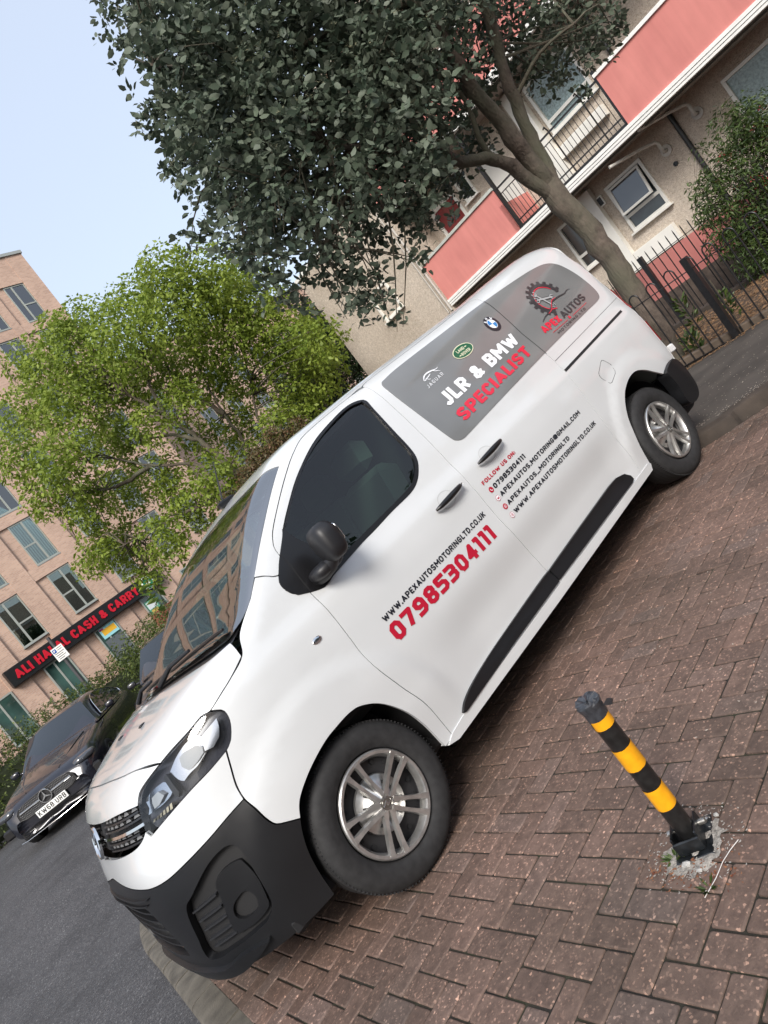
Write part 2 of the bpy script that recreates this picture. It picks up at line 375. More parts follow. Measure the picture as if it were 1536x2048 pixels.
def chart_dome(x,ph,off=0.):
    x=np.asarray(x,float);ph=np.asarray(ph,float)
    D=np.stack([0*x,-np.cos(ph),np.sin(ph)],-1); O=np.stack([x,np.full_like(x,.96),np.full_like(x,AX)],-1)
    return march(O+D*1.6,-D,0,1.55,110,off)
def to_dome(P): P=np.atleast_2d(P); return np.c_[P[:,0],np.arctan2(P[:,2]-AX,.96-P[:,1])]
def chart_rear(y,z,off=0.):
    y=np.asarray(y,float);z=np.asarray(z,float); O=np.stack([np.full_like(y,4.8),y,z],-1); D=np.zeros_like(O); D[:,0]=-1
    return march(O,D,0,1.2,110,off)
CH={'side':chart_side,'dome':chart_dome,'top':chart_top,'rear':chart_rear}
RG=np.array([[0.9996470395,0.0013930037,-0.0265302821],[0.0,0.9986243942,0.0524339513],[0.0265668276,-0.0524154442,0.9982719193]])
def W3(p): return tuple(RG@np.array(p,float))          # van frame -> world
van=empty('delivery_van',label='white panel van with black and red lettering parked on brown block paving',cat='van')
van.matrix_world=Matrix([list(RG[0])+[0],list(RG[1])+[0],list(RG[2])+[0],[0,0,0,1]])
M_white=mat('van_white_paint',(.575,.592,.602),.32,0,1.0,.5,noise=(2.2,.03),coatr=.04)
M_blk=mat('black_bumper_plastic',(.0070,.0074,.0088),.42,0,0,.5,noise=(6,.15),bump=(900,.18,.0006))
M_blk2=mat('black_trim',(.007,.007,.008),.33,0,0,.5)
M_mir=mat('mirror_shell_plastic',(.010,.010,.012),.48)
M_gap=mat('panel_gap_dark',(.01,.01,.011),.8)
M_rub=mat('tyre_rubber',(.022,.022,.023),.72,0,0,.35,noise=(30,.25),bump=(220,.25,.001))
M_rec=mat('dark_recess',(.012,.012,.013),.7)
M_grey=mat('grey_window_film',(.165,.170,.172),.16,0,.6,.5,noise=(1.6,.16,3),coatr=.05)
M_glass=glassmat('van_side_glass',(.50,.63,.57),1.55)
M_ws=glassmat('windscreen_glass',(.42,.50,.50),4.2)
M_lens=glassmat('headlamp_lens',(.93,.95,.98),1.45)
M_chr=mat('chrome',(.78,.79,.8),.09,1)
M_alu=mat('wheel_trim_silver',(.56,.555,.54),.30,.85,0,.5,noise=(14,.3),bump=(60,.06,.002))
M_steel=mat('black_steel_wheel',(.02,.02,.022),.5)
M_int=mat('van_interior_dark',(.05,.055,.055),.7)
M_seat=mat('seat_cloth',(.16,.20,.18),.85)
M_redl=mat('tail_lamp_red',(.16,.004,.006),.12,0,.8)
def flipy(P): Q=P.copy();Q[:,1]=1.92-Q[:,1];return Q
def panel(name,m,outl,holes=(),off=0.,chart='side',depth=.018,gap=.0022,grid=.032,parent=van,mirror=False,smooth=True,step=.011,sharp=(),rim=True,label=None):
    o=smooth_poly(outl,step,True,sharp) if smooth else smooth_poly(outl,step,True,autosharp(outl) if len(outl)>9 else range(len(outl)))
    if area2(o)<0:o=o[::-1]
    if gap: o=inset(o,gap)
    hs=[]
    for h in holes:
        h=smooth_poly(h,step) 
        if gap: h=inset(h,-gap)
        if area2(h)>0: h=h[::-1]
        hs.append(h)
    V2,T,L=cdt(o,hs,grid)
    P=CH[chart](V2[:,0],V2[:,1],off); ok=~np.isnan(P).any(1)
    P=np.nan_to_num(P); N=grad(P[:,0],P[:,1],P[:,2]); Fc=[t for t in T if ok[list(t)].all()]
    V=[P];NN=[N];n=len(P)
    if rim:
        for k,lp in enumerate(L):
            a=P[lp];na=N[lp];b=a-na*depth
            tn=np.roll(a,-1,0)-np.roll(a,1,0); rn=np.cross(tn,na); rn/=np.linalg.norm(rn,axis=1,keepdims=True)+1e-9
            if k==0: pass
            q=len(lp); V+=[a,b]; NN+=[rn,rn]
            c=area2(V2[lp])>0
            for i in range(q):
                j=(i+1)%q
                f=(n+i,n+q+i,n+q+j,n+j)
                if ok[lp[i]] and ok[lp[j]]: Fc.append(f)
            n+=2*q
    V=np.concatenate(V);NN=np.concatenate(NN)
    if np.isnan(NN).any(): NN=np.nan_to_num(NN)
    ob=obj(name,V,Fc,m,parent,True,NN)
    if label: ob['label']=label
    obs=[ob]
    if mirror:
        N2=NN.copy();N2[:,1]*=-1
        ob2=obj(name,flipy(V),[tuple(reversed(f)) for f in Fc],m,parent,True,N2)
        obs.append(ob2)
    return obs
def on(w,z,off=0.,chart='side'):
    return CH[chart](np.atleast_1d(np.asarray(w,float)),np.atleast_1d(np.asarray(z,float)),off)
def mirw(P): return [(-1.70-a,b) for a,b in reversed(P)]        # across the centre line in the side chart
def mird(P): return [(a,math.pi-b) for a,b in reversed(P)]      # across the centre line in the dome chart
# outlines (side chart)
HLr=[(-.143,.979),(-.12,1.024),(-.112,1.062),(-.116,1.088),(-.136,1.112)]
HLtop=[(-.136,1.112),(-.161,1.119),(-.214,1.106),(-.307,1.085)]
HLfront=[(-.307,1.085),(-.372,1.063),(-.406,1.045),(-.428,1.012)]
HLin=[(-.428,1.012),(-.442,.954),(-.446,.919),(-.436,.896)]
HLbot=[(-.436,.896),(-.35,.922),(-.278,.940),(-.214,.950),(-.164,.962),(-.143,.979)]
BON=[(-.136,1.112),(-.092,1.132),(-.046,1.153),(.011,1.186),(.049,1.255)]
ARF=[(-.138,.577),(-.111,.631),(-.058,.676),(.007,.707),(.063,.717),(.146,.709),(.24,.646),(.315,.535),(.355,.411),(.372,.278)]
DOORF=[(.436,.28),(.431,.378),(.417,.49),(.372,.631),(.337,.781),(.345,.93),(.356,1.067),(.36,1.18),(.37,1.26),(.382,1.342),(.389,1.42)]
DOORT=[(.389,1.42),(.414,1.463),(.474,1.515),(.638,1.618),(.786,1.70),(.886,1.745),(.976,1.775),(1.091,1.79),(1.27,1.802),(1.4,1.807)]
GB=[(1.545,.29),(1.538,.384),(1.515,.544),(1.474,.752),(1.473,.996),(1.485,1.17),(1.499,1.339),(1.515,1.6),(1.53,1.80)]
GC=[(2.70,.30),(2.716,.394),(2.712,.514),(2.701,.694),(2.717,.924),(2.745,1.12),(2.759,1.207),(2.755,1.282),(2.745,1.48),(2.785,1.803),(2.80,1.84)]
SEAM=[(2.80,1.84),(2.732,1.866),(2.468,1.852),(2.15,1.838),(1.779,1.829),(1.58,1.822),(1.53,1.815)]
WIN=[(1.409,1.754),(1.43,1.729),(1.413,1.665),(1.389,1.522),(1.373,1.391),(1.353,1.326),(1.31,1.279),(1.24,1.234),(1.155,1.212),(.992,1.207),(.769,1.195),(.533,1.175),(.453,1.169),(.398,1.175),(.309,1.22),(.285,1.262),(.290,1.31),(.355,1.372),(.478,1.463),(.624,1.556),(.78,1.638),(.99,1.717),(1.198,1.757),(1.333,1.769)]
GLS=[(1.392,1.742),(1.408,1.721),(1.37,1.525),(1.353,1.385),(1.317,1.312),(1.237,1.255),(1.137,1.235),(.697,1.218),(.60,1.215),(.522,1.359),(.50,1.465),(.546,1.494),(.686,1.58),(.852,1.659),(1.004,1.708),(1.173,1.742),(1.315,1.757)]
# wing, doors, body shell
WSE=[(.049,1.255),(.133,1.325),(.23,1.392)]                       # windscreen edge, side chart
wing=BON+WSE[1:]+[(.266,1.368),(.29,1.343),(.310,1.333),(.382,1.342)]+[DOORF[i] for i in (9,8,7,6,5,4,3,2,1,0)][1:]+ARF[::-1]+[(-.166,.608),(-.185,.633),(-.192,.672),(-.195,.729),(-.201,.784),(-.196,.839),(-.178,.91),(-.164,.962)]+HLr[:4]
panel('front_wing',M_white,wing,smooth=False,mirror=True)
dl=panel('front_door',M_white,DOORF+DOORT[1:]+[(1.49,1.806)]+GB[::-1],holes=[WIN[:11]+[(.46,1.20),(.43,1.25),(.42,1.33),(.44,1.40)]+WIN[18:]],smooth=False,mirror=True)
near_door,far_door=dl
sl=panel('sliding_door',M_white,GB[:-1]+[(1.53,1.812)]+SEAM[::-1][1:]+GC[::-1][1:],smooth=False,mirror=True)
near_slide=sl[0]
near_slide['label']='white sliding side door with contact lines printed on it'; near_door['label']='white front door with a phone number in red'
def s2d(L,chart=chart_side):
    P=chart(np.array([a for a,b in L]),np.array([b for a,b in L])); return [tuple(x) for x in to_dome(P)]
ARR=[(2.846,.30),(2.848,.329),(2.863,.472),(2.925,.628),(3.032,.732),(3.166,.784),(3.298,.793),(3.402,.754),(3.494,.687),(3.572,.629)]
BUR=[(3.572,.629),(3.65,.652),(3.718,.658),(3.80,.650),(3.85,.645)]
dome_L=s2d(GC+SEAM[1:]+[(1.49,1.815)]+DOORT[::-1]+[(.382,1.345),(.310,1.335),(.29,1.345),(.266,1.37),(.23,1.395)])
ws_edge3=np.array([(.23,.083,1.392),(.36,.10,1.49),(.533,.13,1.602),(.666,.16,1.677),(.755,.18,1.725)])
ws_ed=[tuple(x) for x in to_dome(ws_edge3)]
ws_top3=np.array([(.755,.18,1.725),(.72,.24,1.745),(.685,.35,1.755),(.68,.59,1.765),(.69,.83,1.775),(.695,.96,1.778)])
ws_tp=[tuple(x) for x in to_dome(ws_top3)]
bot_R=s2d(BUR[::-1]+ARR[::-1])
half=dome_L+ws_ed[1:]+ws_tp[1:]
rearb=bot_R
shell_out=rearb+[(2.70,dome_L[0][1])]+half+mird(half)[1:]+[(2.70,math.pi-dome_L[0][1])]+mird(rearb)
bo=panel('body_shell',M_white,shell_out,chart='dome',smooth=False,gap=.0015,grid=.04,depth=.015)[0]
# windscreen
base3=np.array([(.23,.083,1.392),(.133,.074,1.325),(.05,.10,1.28),(-.02,.17,1.255),(-.06,.35,1.25),(-.075,.6,1.25),(-.08,.96,1.25)])
ws_bs=[tuple(x) for x in to_dome(base3)]
wsp=ws_bs[::-1]+ws_ed[1:]+ws_tp[1:-1]
wsp=wsp+mird(wsp)[:-1]
panel('windscreen',M_ws,wsp,chart='dome',smooth=False,gap=.001,grid=.03,depth=.004,off=-.002)
# dark frit band round the glass edge
fr=inset(smooth_poly(wsp,.02,True,range(len(wsp))),.045)
fo=smooth_poly(wsp,.02,True,range(len(wsp)))
if area2(fo)<0: fo=fo[::-1]
fr=inset(fo,.03)
panel('windscreen_border',M_blk2,fo[::2],holes=[fr[::3]],chart='dome',smooth=False,gap=0,grid=.022,off=-.011,rim=False)
# bonnet
bon3=on([a for a,b in BON],[b for a,b in BON]); hlt3=on([a for a,b in HLtop],[b for a,b in HLtop])
bfr=np.array([(-.56,.34,0),(-.592,.5,0),(-.605,.7,0),(-.61,.96,0)])
bfr=chart_top(bfr[:,0],bfr[:,1])
brear=np.array([(-.035,.09,0),(-.10,.14,0),(-.135,.22,0),(-.155,.4,0),(-.165,.65,0),(-.17,.96,0)]); brear=chart_top(brear[:,0],brear[:,1])
bl=[tuple(x) for x in np.concatenate([to_dome(brear)[::-1],to_dome(bon3)[::-1][1:],to_dome(hlt3)[1:],to_dome(bfr)])]
bonnet=panel('bonnet',M_white,bl+mird(bl)[1:-1],chart='dome',smooth=False,grid=.035)[0]
# cowl between bonnet and glass
cw=[tuple(x) for x in to_dome(brear)]; g2=[tuple(x) for x in to_dome(base3[2:])]
cow=[(a-.02,b) for a,b in cw]; cp=g2[::-1]+cow
cpo=cow+g2[::-1]
cc=[(a-.02,b) for a,b in cw]+[(a-.02,math.pi-b) for a,b in cw[::-1][1:]]+[(a+.01,math.pi-b) for a,b in g2]+[(a+.01,b) for a,b in g2[::-1][1:]]
panel('cowl_grille',M_blk2,cc,chart='dome',smooth=False,gap=0,grid=.05,off=-.014,rim=False)
# nose and bumper
GRT=[(-.428,1.012),(-.481,1.019),(-.567,1.022),(-.665,1.018),(-.85,1.014)]
GRB=[(-.446,.922),(-.470,.902),(-.512,.886),(-.587,.878),(-.712,.872),(-.85,.87)]
nz=[tuple(x) for x in inv_side(bfr)]
nose=HLfront[:-1]+GRT
nose=[(-.307,1.085)]+HLfront[1:]+GRT[1:]
top=[(-.307,1.085)]+nz
hn=nose+mirw(nose)[1:]
tn_=top[1:]; full=nose[:]+mirw(nose)[1:]+[(-1.70-a,b) for a,b in top[1:]]+[(a,b) for a,b in top[::-1][1:-1]]
panel('nose_panel',M_white,full,smooth=False,grid=.03)
WB=[(-.85,.785),(-.829,.782),(-.694,.756),(-.593,.738),(-.535,.729),(-.463,.730),(-.383,.745),(-.309,.761),(-.249,.776),(-.201,.784)]
bw=WB+[(-.196,.839),(-.178,.91),(-.164,.962)]+HLbot[::-1][2:]+GRB
panel('front_bumper',M_white,bw[:-1]+[(-.85,.87)]+mirw(bw)[1:-1],smooth=False,grid=.03)
FOG=[(-.475,.594),(-.432,.63),(-.357,.684),(-.313,.699),(-.289,.693),(-.278,.662),(-.283,.579),(-.300,.448),(-.317,.402),(-.339,.379),(-.379,.372),(-.452,.364),(-.554,.360),(-.520,.471)]
BB=[(-.201,.784),(-.195,.729),(-.192,.672),(-.185,.633),(-.166,.608),(-.138,.577),(-.156,.527),(-.174,.455),(-.188,.359),(-.196,.265),(-.263,.262),(-.348,.262),(-.445,.262),(-.60,.262),(-.85,.262)]
bbo=WB[1:]+BB[1:-1]
LOWI=[(-.63,.42),(-.63,.62),(-.70,.66),(-1.0,.66),(-1.07,.62),(-1.07,.42),(-1.0,.39),(-.70,.39)]
panel('lower_bumper',M_blk,bbo+mirw(bbo),holes=[FOG,mirw(FOG),LOWI],smooth=False,grid=.03,depth=.03)
for s_ in (0,1):
    f=(lambda L:mirw(L)) if s_ else (lambda L:L)
    panel('fog_recess',M_rec,f(FOG),off=-.031,smooth=True,gap=-.018,rim=False)
    FI=[(-.374,.612),(-.337,.633),(-.300,.624),(-.293,.603),(-.293,.528),(-.308,.448),(-.322,.41),(-.365,.392),(-.407,.395),(-.428,.411),(-.391,.551)]
    panel('fog_surround',M_blk,f(FI),off=-.016,holes=[f([(-.351+.006,.520),(-.333,.515),(-.326,.473),(-.345,.430),(-.383,.430),(-.396,.46),(-.38,.5)])],depth=.03,gap=0)
    for (a,b),(c,d) in zip([(-.393,.579),(-.403,.531),(-.410,.488),(-.418,.445),(-.423,.41)],[(-.483,.566),(-.488,.522),(-.497,.48),(-.509,.434),(-.514,.398)]):
        panel('air_slat',mat('slat_grey_plastic',(.022,.023,.026),.4),f([(a,b),(c,d),(c,d-.007),(a,b-.007)]),off=-.014,smooth=False,gap=0,grid=0,depth=.03)
    c_=on(*( [-.362],[.472]) if not s_ else ([-1.338],[.472]),off=-.03)[0]; n_=grad(*c_[:,None])[0]
    mb=MB().lathe([(0,-.03),(.022,-.028),(.026,-.01),(.022,-.012),(0,-.018)],(0,0,0),'z',28); ob=mb.build('fog_lamp',M_blk2,van,True)
    ob.matrix_local=Matrix.Translation(Vector(c_))@Vector(n_).to_track_quat('Z','Y').to_matrix().to_4x4()
panel('lower_intake',M_rec,LOWI,off=-.05,rim=False,gap=-.01)
for k,z_ in enumerate((.43,.475,.52,.565,.61)):
    panel('intake_bar',M_blk,[(-.62,z_),(-1.08,z_),(-1.08,z_+.010),(-.62,z_+.010)],off=-.012,smooth=False,gap=0,grid=0,depth=.02)
for z_,w0 in ((.70,-.575),(.675,-.60)):
    panel('bumper_rib',M_blk,[(w0,z_),(-1.7-w0,z_),(-1.7-w0+.02,z_-.008),(w0-.02,z_-.008)],off=.010,smooth=False,gap=0,grid=0,depth=.02)
panel('lower_lip',M_blk,[(-.36,.318),(-.44,.330),(-.52,.305),(-.62,.315),(-.85,.325),(-1.08,.315),(-1.18,.305),(-1.26,.330),(-1.34,.318),(-1.28,.285),(-1.16,.250),(-.85,.250),(-.54,.250),(-.42,.285)],off=.022,smooth=False,gap=0,depth=.03)
pl=panel('number_plate',mat('plate_white',(.75,.76,.74),.35),[(-.70,.455),(-1.0,.455),(-1.0,.555),(-.70,.555)],off=-.035,smooth=False,gap=0,depth=.012)
# grille with slats, chrome bar and round badge
GR=GRT[:]+[]; gro=GRT+mirw(GRT)[1:]+[(-1.70-a,b) for a,b in GRB[1:]]+[(a,b) for a,b in GRB[::-1][1:-1]]
panel('grille_backing',M_rec,gro,off=-.05,smooth=False,gap=-.004,rim=False)
for z_,hh in ((.990,.007),(.966,.007),(.918,.007),(.893,.006)):
    for a0,a1 in ((-.445 if z_>.93 else -.48,-.735),(-.965,-1.255 if z_>.93 else -1.22)):
        panel('grille_slat',M_blk2,[(a0,z_),(a1,z_),(a1,z_+hh),(a0,z_+hh)],off=-.012,smooth=False,gap=0,grid=0,depth=.03)
        n_=6
        for k in range(n_):
            q=a0+(a1-a0)*(k+.5)/n_; w_=.012*(1 if a1<a0 else -1)
            panel('grille_tooth',mat('grille_grey',(.16,.165,.17),.4),[(q-.016,z_+.009),(q+.016,z_+.009),(q+.007,z_+.022),(q-.007,z_+.022)],off=-.022,smooth=False,gap=0,grid=0,depth=.02,step=.03)
for a0,a1 in ((-.44,-.76),(-.94,-1.26)):
    panel('grille_chrome_bar',M_chr,[(a0,.941),(a1,.944),(a1,.955),(a0,.952)],off=-.004,smooth=False,gap=0,grid=0,depth=.03)
cb=on([-.85],[.945],off=.004)[0]; nb_=grad(*cb[:,None])[0]
mb=MB().lathe([(0,.002),(.060,.002),(.060,.0)],(0,0,0),'z',40); bd=mb.build('badge',M_blk2,van,True); bm_=Matrix.Translation(Vector(cb))@Vector(nb_).to_track_quat('Z','Y').to_matrix().to_4x4(); bd.matrix_local=bm_
MB().lathe([(.058,.0),(.060,.010),(.066,.013),(.072,.010),(.073,.0)],(0,0,0),'z',44).build('badge_ring',M_chr,bd,True)
g_=[(-.058,.004),(-.02,.02),(.004,.03),(.02,.02),(.004,.016),(.012,.002),(.058,-.004),(.058,-.010),(.02,-.012),(-.002,-.026),(-.014,-.018),(-.004,-.004),(-.012,.006),(-.03,.002),(-.058,-.002)]
MB().prism([(a,b) for a,b in g_][::-1],.003,.009).build('badge_emblem',M_chr,bd)
# headlamps
HL=HLtop[:-1]+HLfront[:-1]+HLin[:-1]+HLbot[:-1]+HLr[:-1]
amb=mat('lamp_reflector_ribbed',(.75,.62,.42),.18,1)
for s_ in (0,1):
    f=(lambda L:mirw(L)) if s_ else (lambda L:L)
    hl=panel('headlamp_housing',mat('lamp_housing_dark',(.035,.036,.045),.25),f(HL),off=-.055,smooth=False,gap=-.006,rim=False)[0]; hl.name='headlamp'
    panel('headlamp_lens',M_lens,f(HL),off=.002,smooth=False,gap=.004,depth=.006,parent=hl)
    LS=dict(smooth=False,gap=0,step=.006,grid=.012,parent=hl)
    panel('daytime_light',mat('lamp_reflector',(.50,.52,.55),.14,1),f([(-.191,1.060),(-.161,1.069),(-.137,1.074),(-.145,1.042),(-.158,1.017),(-.183,1.001),(-.204,1.012),(-.198,1.036)]),off=-.016,depth=.03,**LS)
    panel('lamp_projector',MATS['lamp_reflector'],f([(-.267,1.065),(-.233,1.078),(-.199,1.072),(-.192,1.056),(-.198,1.027),(-.210,1.002),(-.240,.987),(-.266,.984),(-.288,.976),(-.298,.993),(-.306,1.035),(-.286,1.052)]),off=-.030,depth=.02,**LS)
    panel('projector_glass',mat('projector_glass_grey',(.30,.32,.33),.04,.0,1),f([(-.262,1.055),(-.246,1.060),(-.211,1.052),(-.203,1.033),(-.207,1.012),(-.23,1.001),(-.258,.996),(-.268,1.023)]),off=-.012,depth=.018,**LS)
    panel('lamp_reflector',MATS['lamp_reflector'],f([(-.407,1.012),(-.37,1.022),(-.337,1.022),(-.326,1.008),(-.322,.981),(-.338,.966),(-.369,.958),(-.404,.957),(-.428,.957),(-.414,.976),(-.415,1.002)]),off=-.028,depth=.02,**LS)
    panel('projector_glass',MATS['projector_glass_grey'],f([(-.382,1.004),(-.357,1.009),(-.346,.984),(-.371,.968),(-.390,.966),(-.389,.986)]),off=-.014,depth=.016,**LS)
    panel('lamp_divider',M_blk2,f([(-.312,1.04),(-.308,.96),(-.316,.945),(-.322,.96),(-.324,1.035)]),off=-.012,depth=.03,**LS)
    for k in range(6):
        a=-.345-.013*k
        panel('indicator_rib',amb,f([(a,.944-.002*k),(a-.008,.943-.002*k),(a-.014,.925),(a-.006,.925)]),off=-.026,smooth=False,gap=0,grid=0,depth=.02,step=.05,parent=hl)
# door window frame, glass, recess, mirror, handles
for s_,dr in ((0,near_door),(1,far_door)):
    wf=panel('window_frame',M_blk2,WIN,holes=[GLS],off=.0025,gap=0,depth=.02,parent=dr,rim=True)[0]
    wg=panel('window_glass',M_glass,GLS,off=-.006,gap=-.004,grid=.08,depth=.004,parent=dr)[0]
    obs=[wf,wg]
    tri=panel('corner_trim',M_blk2,[(.46,1.165),(.398,1.172),(.309,1.215),(.283,1.262),(.288,1.31),(.355,1.374),(.46,1.452),(.49,1.48),(.50,1.42),(.53,1.35),(.58,1.27),(.61,1.20)],off=.005,smooth=False,gap=0,parent=dr)[0]; obs.append(tri)
    ds=panel('door_seam',M_gap,[(.386,1.40),(.382,1.342),(.366,1.24),(.362,1.19),(.366,1.19),(.370,1.24),(.386,1.342),(.390,1.40)],off=.0058,smooth=False,gap=0,grid=0,rim=False,parent=dr)[0]; obs.append(ds)
    if s_:
        for o in obs: o.matrix_local=Matrix(((1,0,0,0),(0,-1,0,1.92),(0,0,1,0),(0,0,0,1)))
def superell(c,r,e=2.6,nu=28,nv=18,M=None):
    V=[];Fc=[]
    for j in range(nv+1):
        v=-math.pi/2+math.pi*j/nv
        for i in range(nu):
            u=2*math.pi*i/nu; sg=lambda t:math.copysign(abs(t)**(2/e),t)
            p=Vector((sg(math.cos(v))*sg(math.cos(u))*r[0],sg(math.cos(v))*sg(math.sin(u))*r[1],sg(math.sin(v))*r[2]))
            if M: p=M@p
            V.append((c[0]+p[0],c[1]+p[1],c[2]+p[2]))
    for j in range(nv):
        for i in range(nu): a=j*nu+i;b=j*nu+(i+1)%nu; Fc.append((a,b,b+nu,a+nu))
    return V,Fc
for s_,dr in ((0,near_door),(1,far_door)):
    Mr=Matrix.Rotation(R(-8),3,'Z')
    mb=MB().add(*superell((.500,-.118,1.308),(.058,.086,.090),3.0,M=Mr)); mr=mb.build('wing_mirror',M_mir,dr,60)
    MB().add(*superell((.556,-.125,1.314),(.005,.046,.046),4)).build('mirror_glass',M_chr,mr,60)
    MB().add(*superell((.470,-.025,1.226),(.088,.072,.032),2.8,20,12)).tube([(.43,.04,1.205),(.44,-.02,1.208),(.465,-.07,1.222),(.49,-.11,1.25)],[.03,.032,.034,.03],14).build('mirror_arm',M_mir,mr,60)
    if s_: mr.matrix_local=Matrix(((1,0,0,0),(0,-1,0,1.92),(0,0,1,0),(0,0,0,1)))
for (x0,x1,z0),dr in (((1.168,1.408,1.062),near_door),((1.60,1.855,1.085),near_slide)):
    xm=(x0+x1)/2; cx_,cz_=xm-.005,z0+.004
    cup=[(cx_+.062*math.cos(t),cz_+.047*math.sin(t)) for t in np.linspace(0,2*math.pi,20,endpoint=False)]
    panel('handle_cup',M_white,cup,off=.0012,gap=0,depth=.002,parent=dr,rim=False)
    cupi=[(cx_+.058*math.cos(t),cz_+.043*math.sin(t)) for t in np.linspace(0,2*math.pi,20,endpoint=False)]
    panel('handle_cup_shade',mat('cup_shade_grey',(.45,.455,.46),.3),cup,holes=[cupi],off=.002,gap=0,grid=0,rim=False,parent=dr)  # flat grey ring paints the shade round the rim of the cup
    pts=[];rad=[]
    for t in np.linspace(0,1,14):
        x=x0+(x1-x0)*t; b=math.sin(math.pi*min(max(t,.0),1))**.5; pts.append((x,-.012-.028*b,z0+.010*t)); rad.append(.006+.010*b)
    h=MB().tube(pts,rad,12).build('door_handle',M_blk2,dr,60)
    if dr is near_door: MB().lathe([(0,.0),(.007,.0),(.007,-.004)],(x1-.022,-.044,z0+.011),'y',16).build('door_lock',M_chr,h,True)
# side window film, slot, side mouldings, sill, flap, indicator
BAND=[(1.650,1.768),(1.80,1.780),(2.2,1.790),(2.743,1.800),(3.2,1.796),(3.444,1.785),(3.58,1.762),(3.655,1.715),(3.69,1.65),(3.712,1.55),(3.712,1.42),(3.685,1.345),(3.62,1.322),(3.45,1.316),(2.833,1.295),(2.13,1.259),(1.76,1.238),(1.69,1.236),(1.645,1.252),(1.625,1.29),(1.603,1.45),(1.588,1.62),(1.590,1.72),(1.608,1.758)]
gw=panel('side_window',M_grey,BAND,off=.003,gap=0,grid=.05,depth=.006,mirror=True,smooth=True,label='grey filmed side window with white and red lettering')
gc_=[(a-.0025,b) for a,b in GC if 1.28<b<1.81]+[(a+.0025,b) for a,b in reversed(GC) if 1.28<b<1.81]
panel('window_seam',M_gap,gc_,off=.0042,smooth=False,gap=0,grid=0,rim=False,parent=gw[0])
panel('door_rail_slot',M_gap,[(2.748,1.113),(3.725,1.146),(3.728,1.164),(2.75,1.131)],off=.0015,smooth=False,gap=0,grid=.1,rim=False)
panel('crease_shade_strip',M_gap,[(2.762,1.2075),(3.83,1.2455),(3.83,1.2475),(2.762,1.2105)],off=.001,smooth=False,gap=0,grid=.1,rim=False)  # dark strip laid on the paint for the shade in a groove
fo=smooth_poly([(3.09,1.004),(3.112,1.007),(3.128,.996),(3.160,.945),(3.158,.925),(3.140,.892),(3.122,.880),(3.030,.854),(3.012,.858),(2.975,.925),(2.976,.945),(2.990,.962)],.010,True,range(12))
panel('fuel_flap',M_gap,fo,holes=[inset(fo if area2(fo)>0 else fo[::-1],.0028)[::2]],off=.001,smooth=False,gap=0,grid=0,rim=False)
CL1=[(.545,.312),(.585,.338),(.66,.358),(.78,.372),(1.0,.384),(1.50,.400),(1.532,.390),(1.535,.322),(1.0,.316),(.56,.304)]
CL2=[(1.545,.324),(1.545,.398),(1.9,.410),(2.385,.424),(2.485,.420),(2.56,.398),(2.595,.36),(2.595,.332),(2.56,.324)]
panel('side_moulding',M_blk,CL1,off=.015,smooth=False,gap=0,depth=.03,mirror=True)
panel('side_moulding',M_blk,CL2,off=.015,smooth=False,gap=0,depth=.03,mirror=True)
panel('sill',M_white,[(.385,.272),(.44,.293),(.55,.303),(1.5,.308),(2.82,.315),(2.845,.300),(2.82,.262),(1.5,.250),(.45,.250)],off=.006,smooth=False,gap=0,depth=.06,mirror=True)
panel('rear_bumper',M_blk,[(3.578,.625),(3.65,.650),(3.72,.656),(3.79,.640),(3.838,.58),(3.850,.48),(3.835,.38),(3.78,.325),(3.68,.318),(3.61,.36),(3.602,.48),(3.588,.56)],off=.028,smooth=True,gap=0,depth=.09,mirror=True,chart='side')
ir=on([.222],[1.022],off=.001)[0]
ind=MB().add(*superell((0,0,0),(.026,.006,.015),2)).build('side_repeater',M_chr,van,60); ind.location=Vector(ir)
MB().add(*superell((0,-.004,0),(.021,.005,.011),2)).build('repeater_lens',M_lens,ind,60)
# rear wall, rear bumper, tail lamps
an_=np.linspace(-.25,math.pi+.25,40); a=an_
yz=np.array([(p[1],p[2]) for p in march(np.stack([np.full(40,3.849),.96-1.6*np.cos(a),AX+1.6*np.sin(a)],-1),np.stack([0*a,np.cos(a),-np.sin(a)],-1),0,1.5,110)])
panel('rear_doors',M_white,[tuple(q) for q in yz],chart='rear',smooth=False,gap=.002,grid=.06,depth=.02)
MB().box(3.80,.22,.32,4.04,1.70,.56,.06).build('rear_bumper',M_blk,van,True)
for z0,z1 in ((1.12,1.32),(.80,.98)):
    panel('tail_lamp',M_redl,[(3.875,z0),(3.875,z1),(3.93,z1),(3.93,z0)],off=.004,smooth=False,gap=0,grid=.03,depth=.02,mirror=True)
MB().box(4.0,.05,.66,4.03,.13,.72,.008).build('rear_hinge',mat('hinge_white',(.7,.7,.7),.4),van,True)
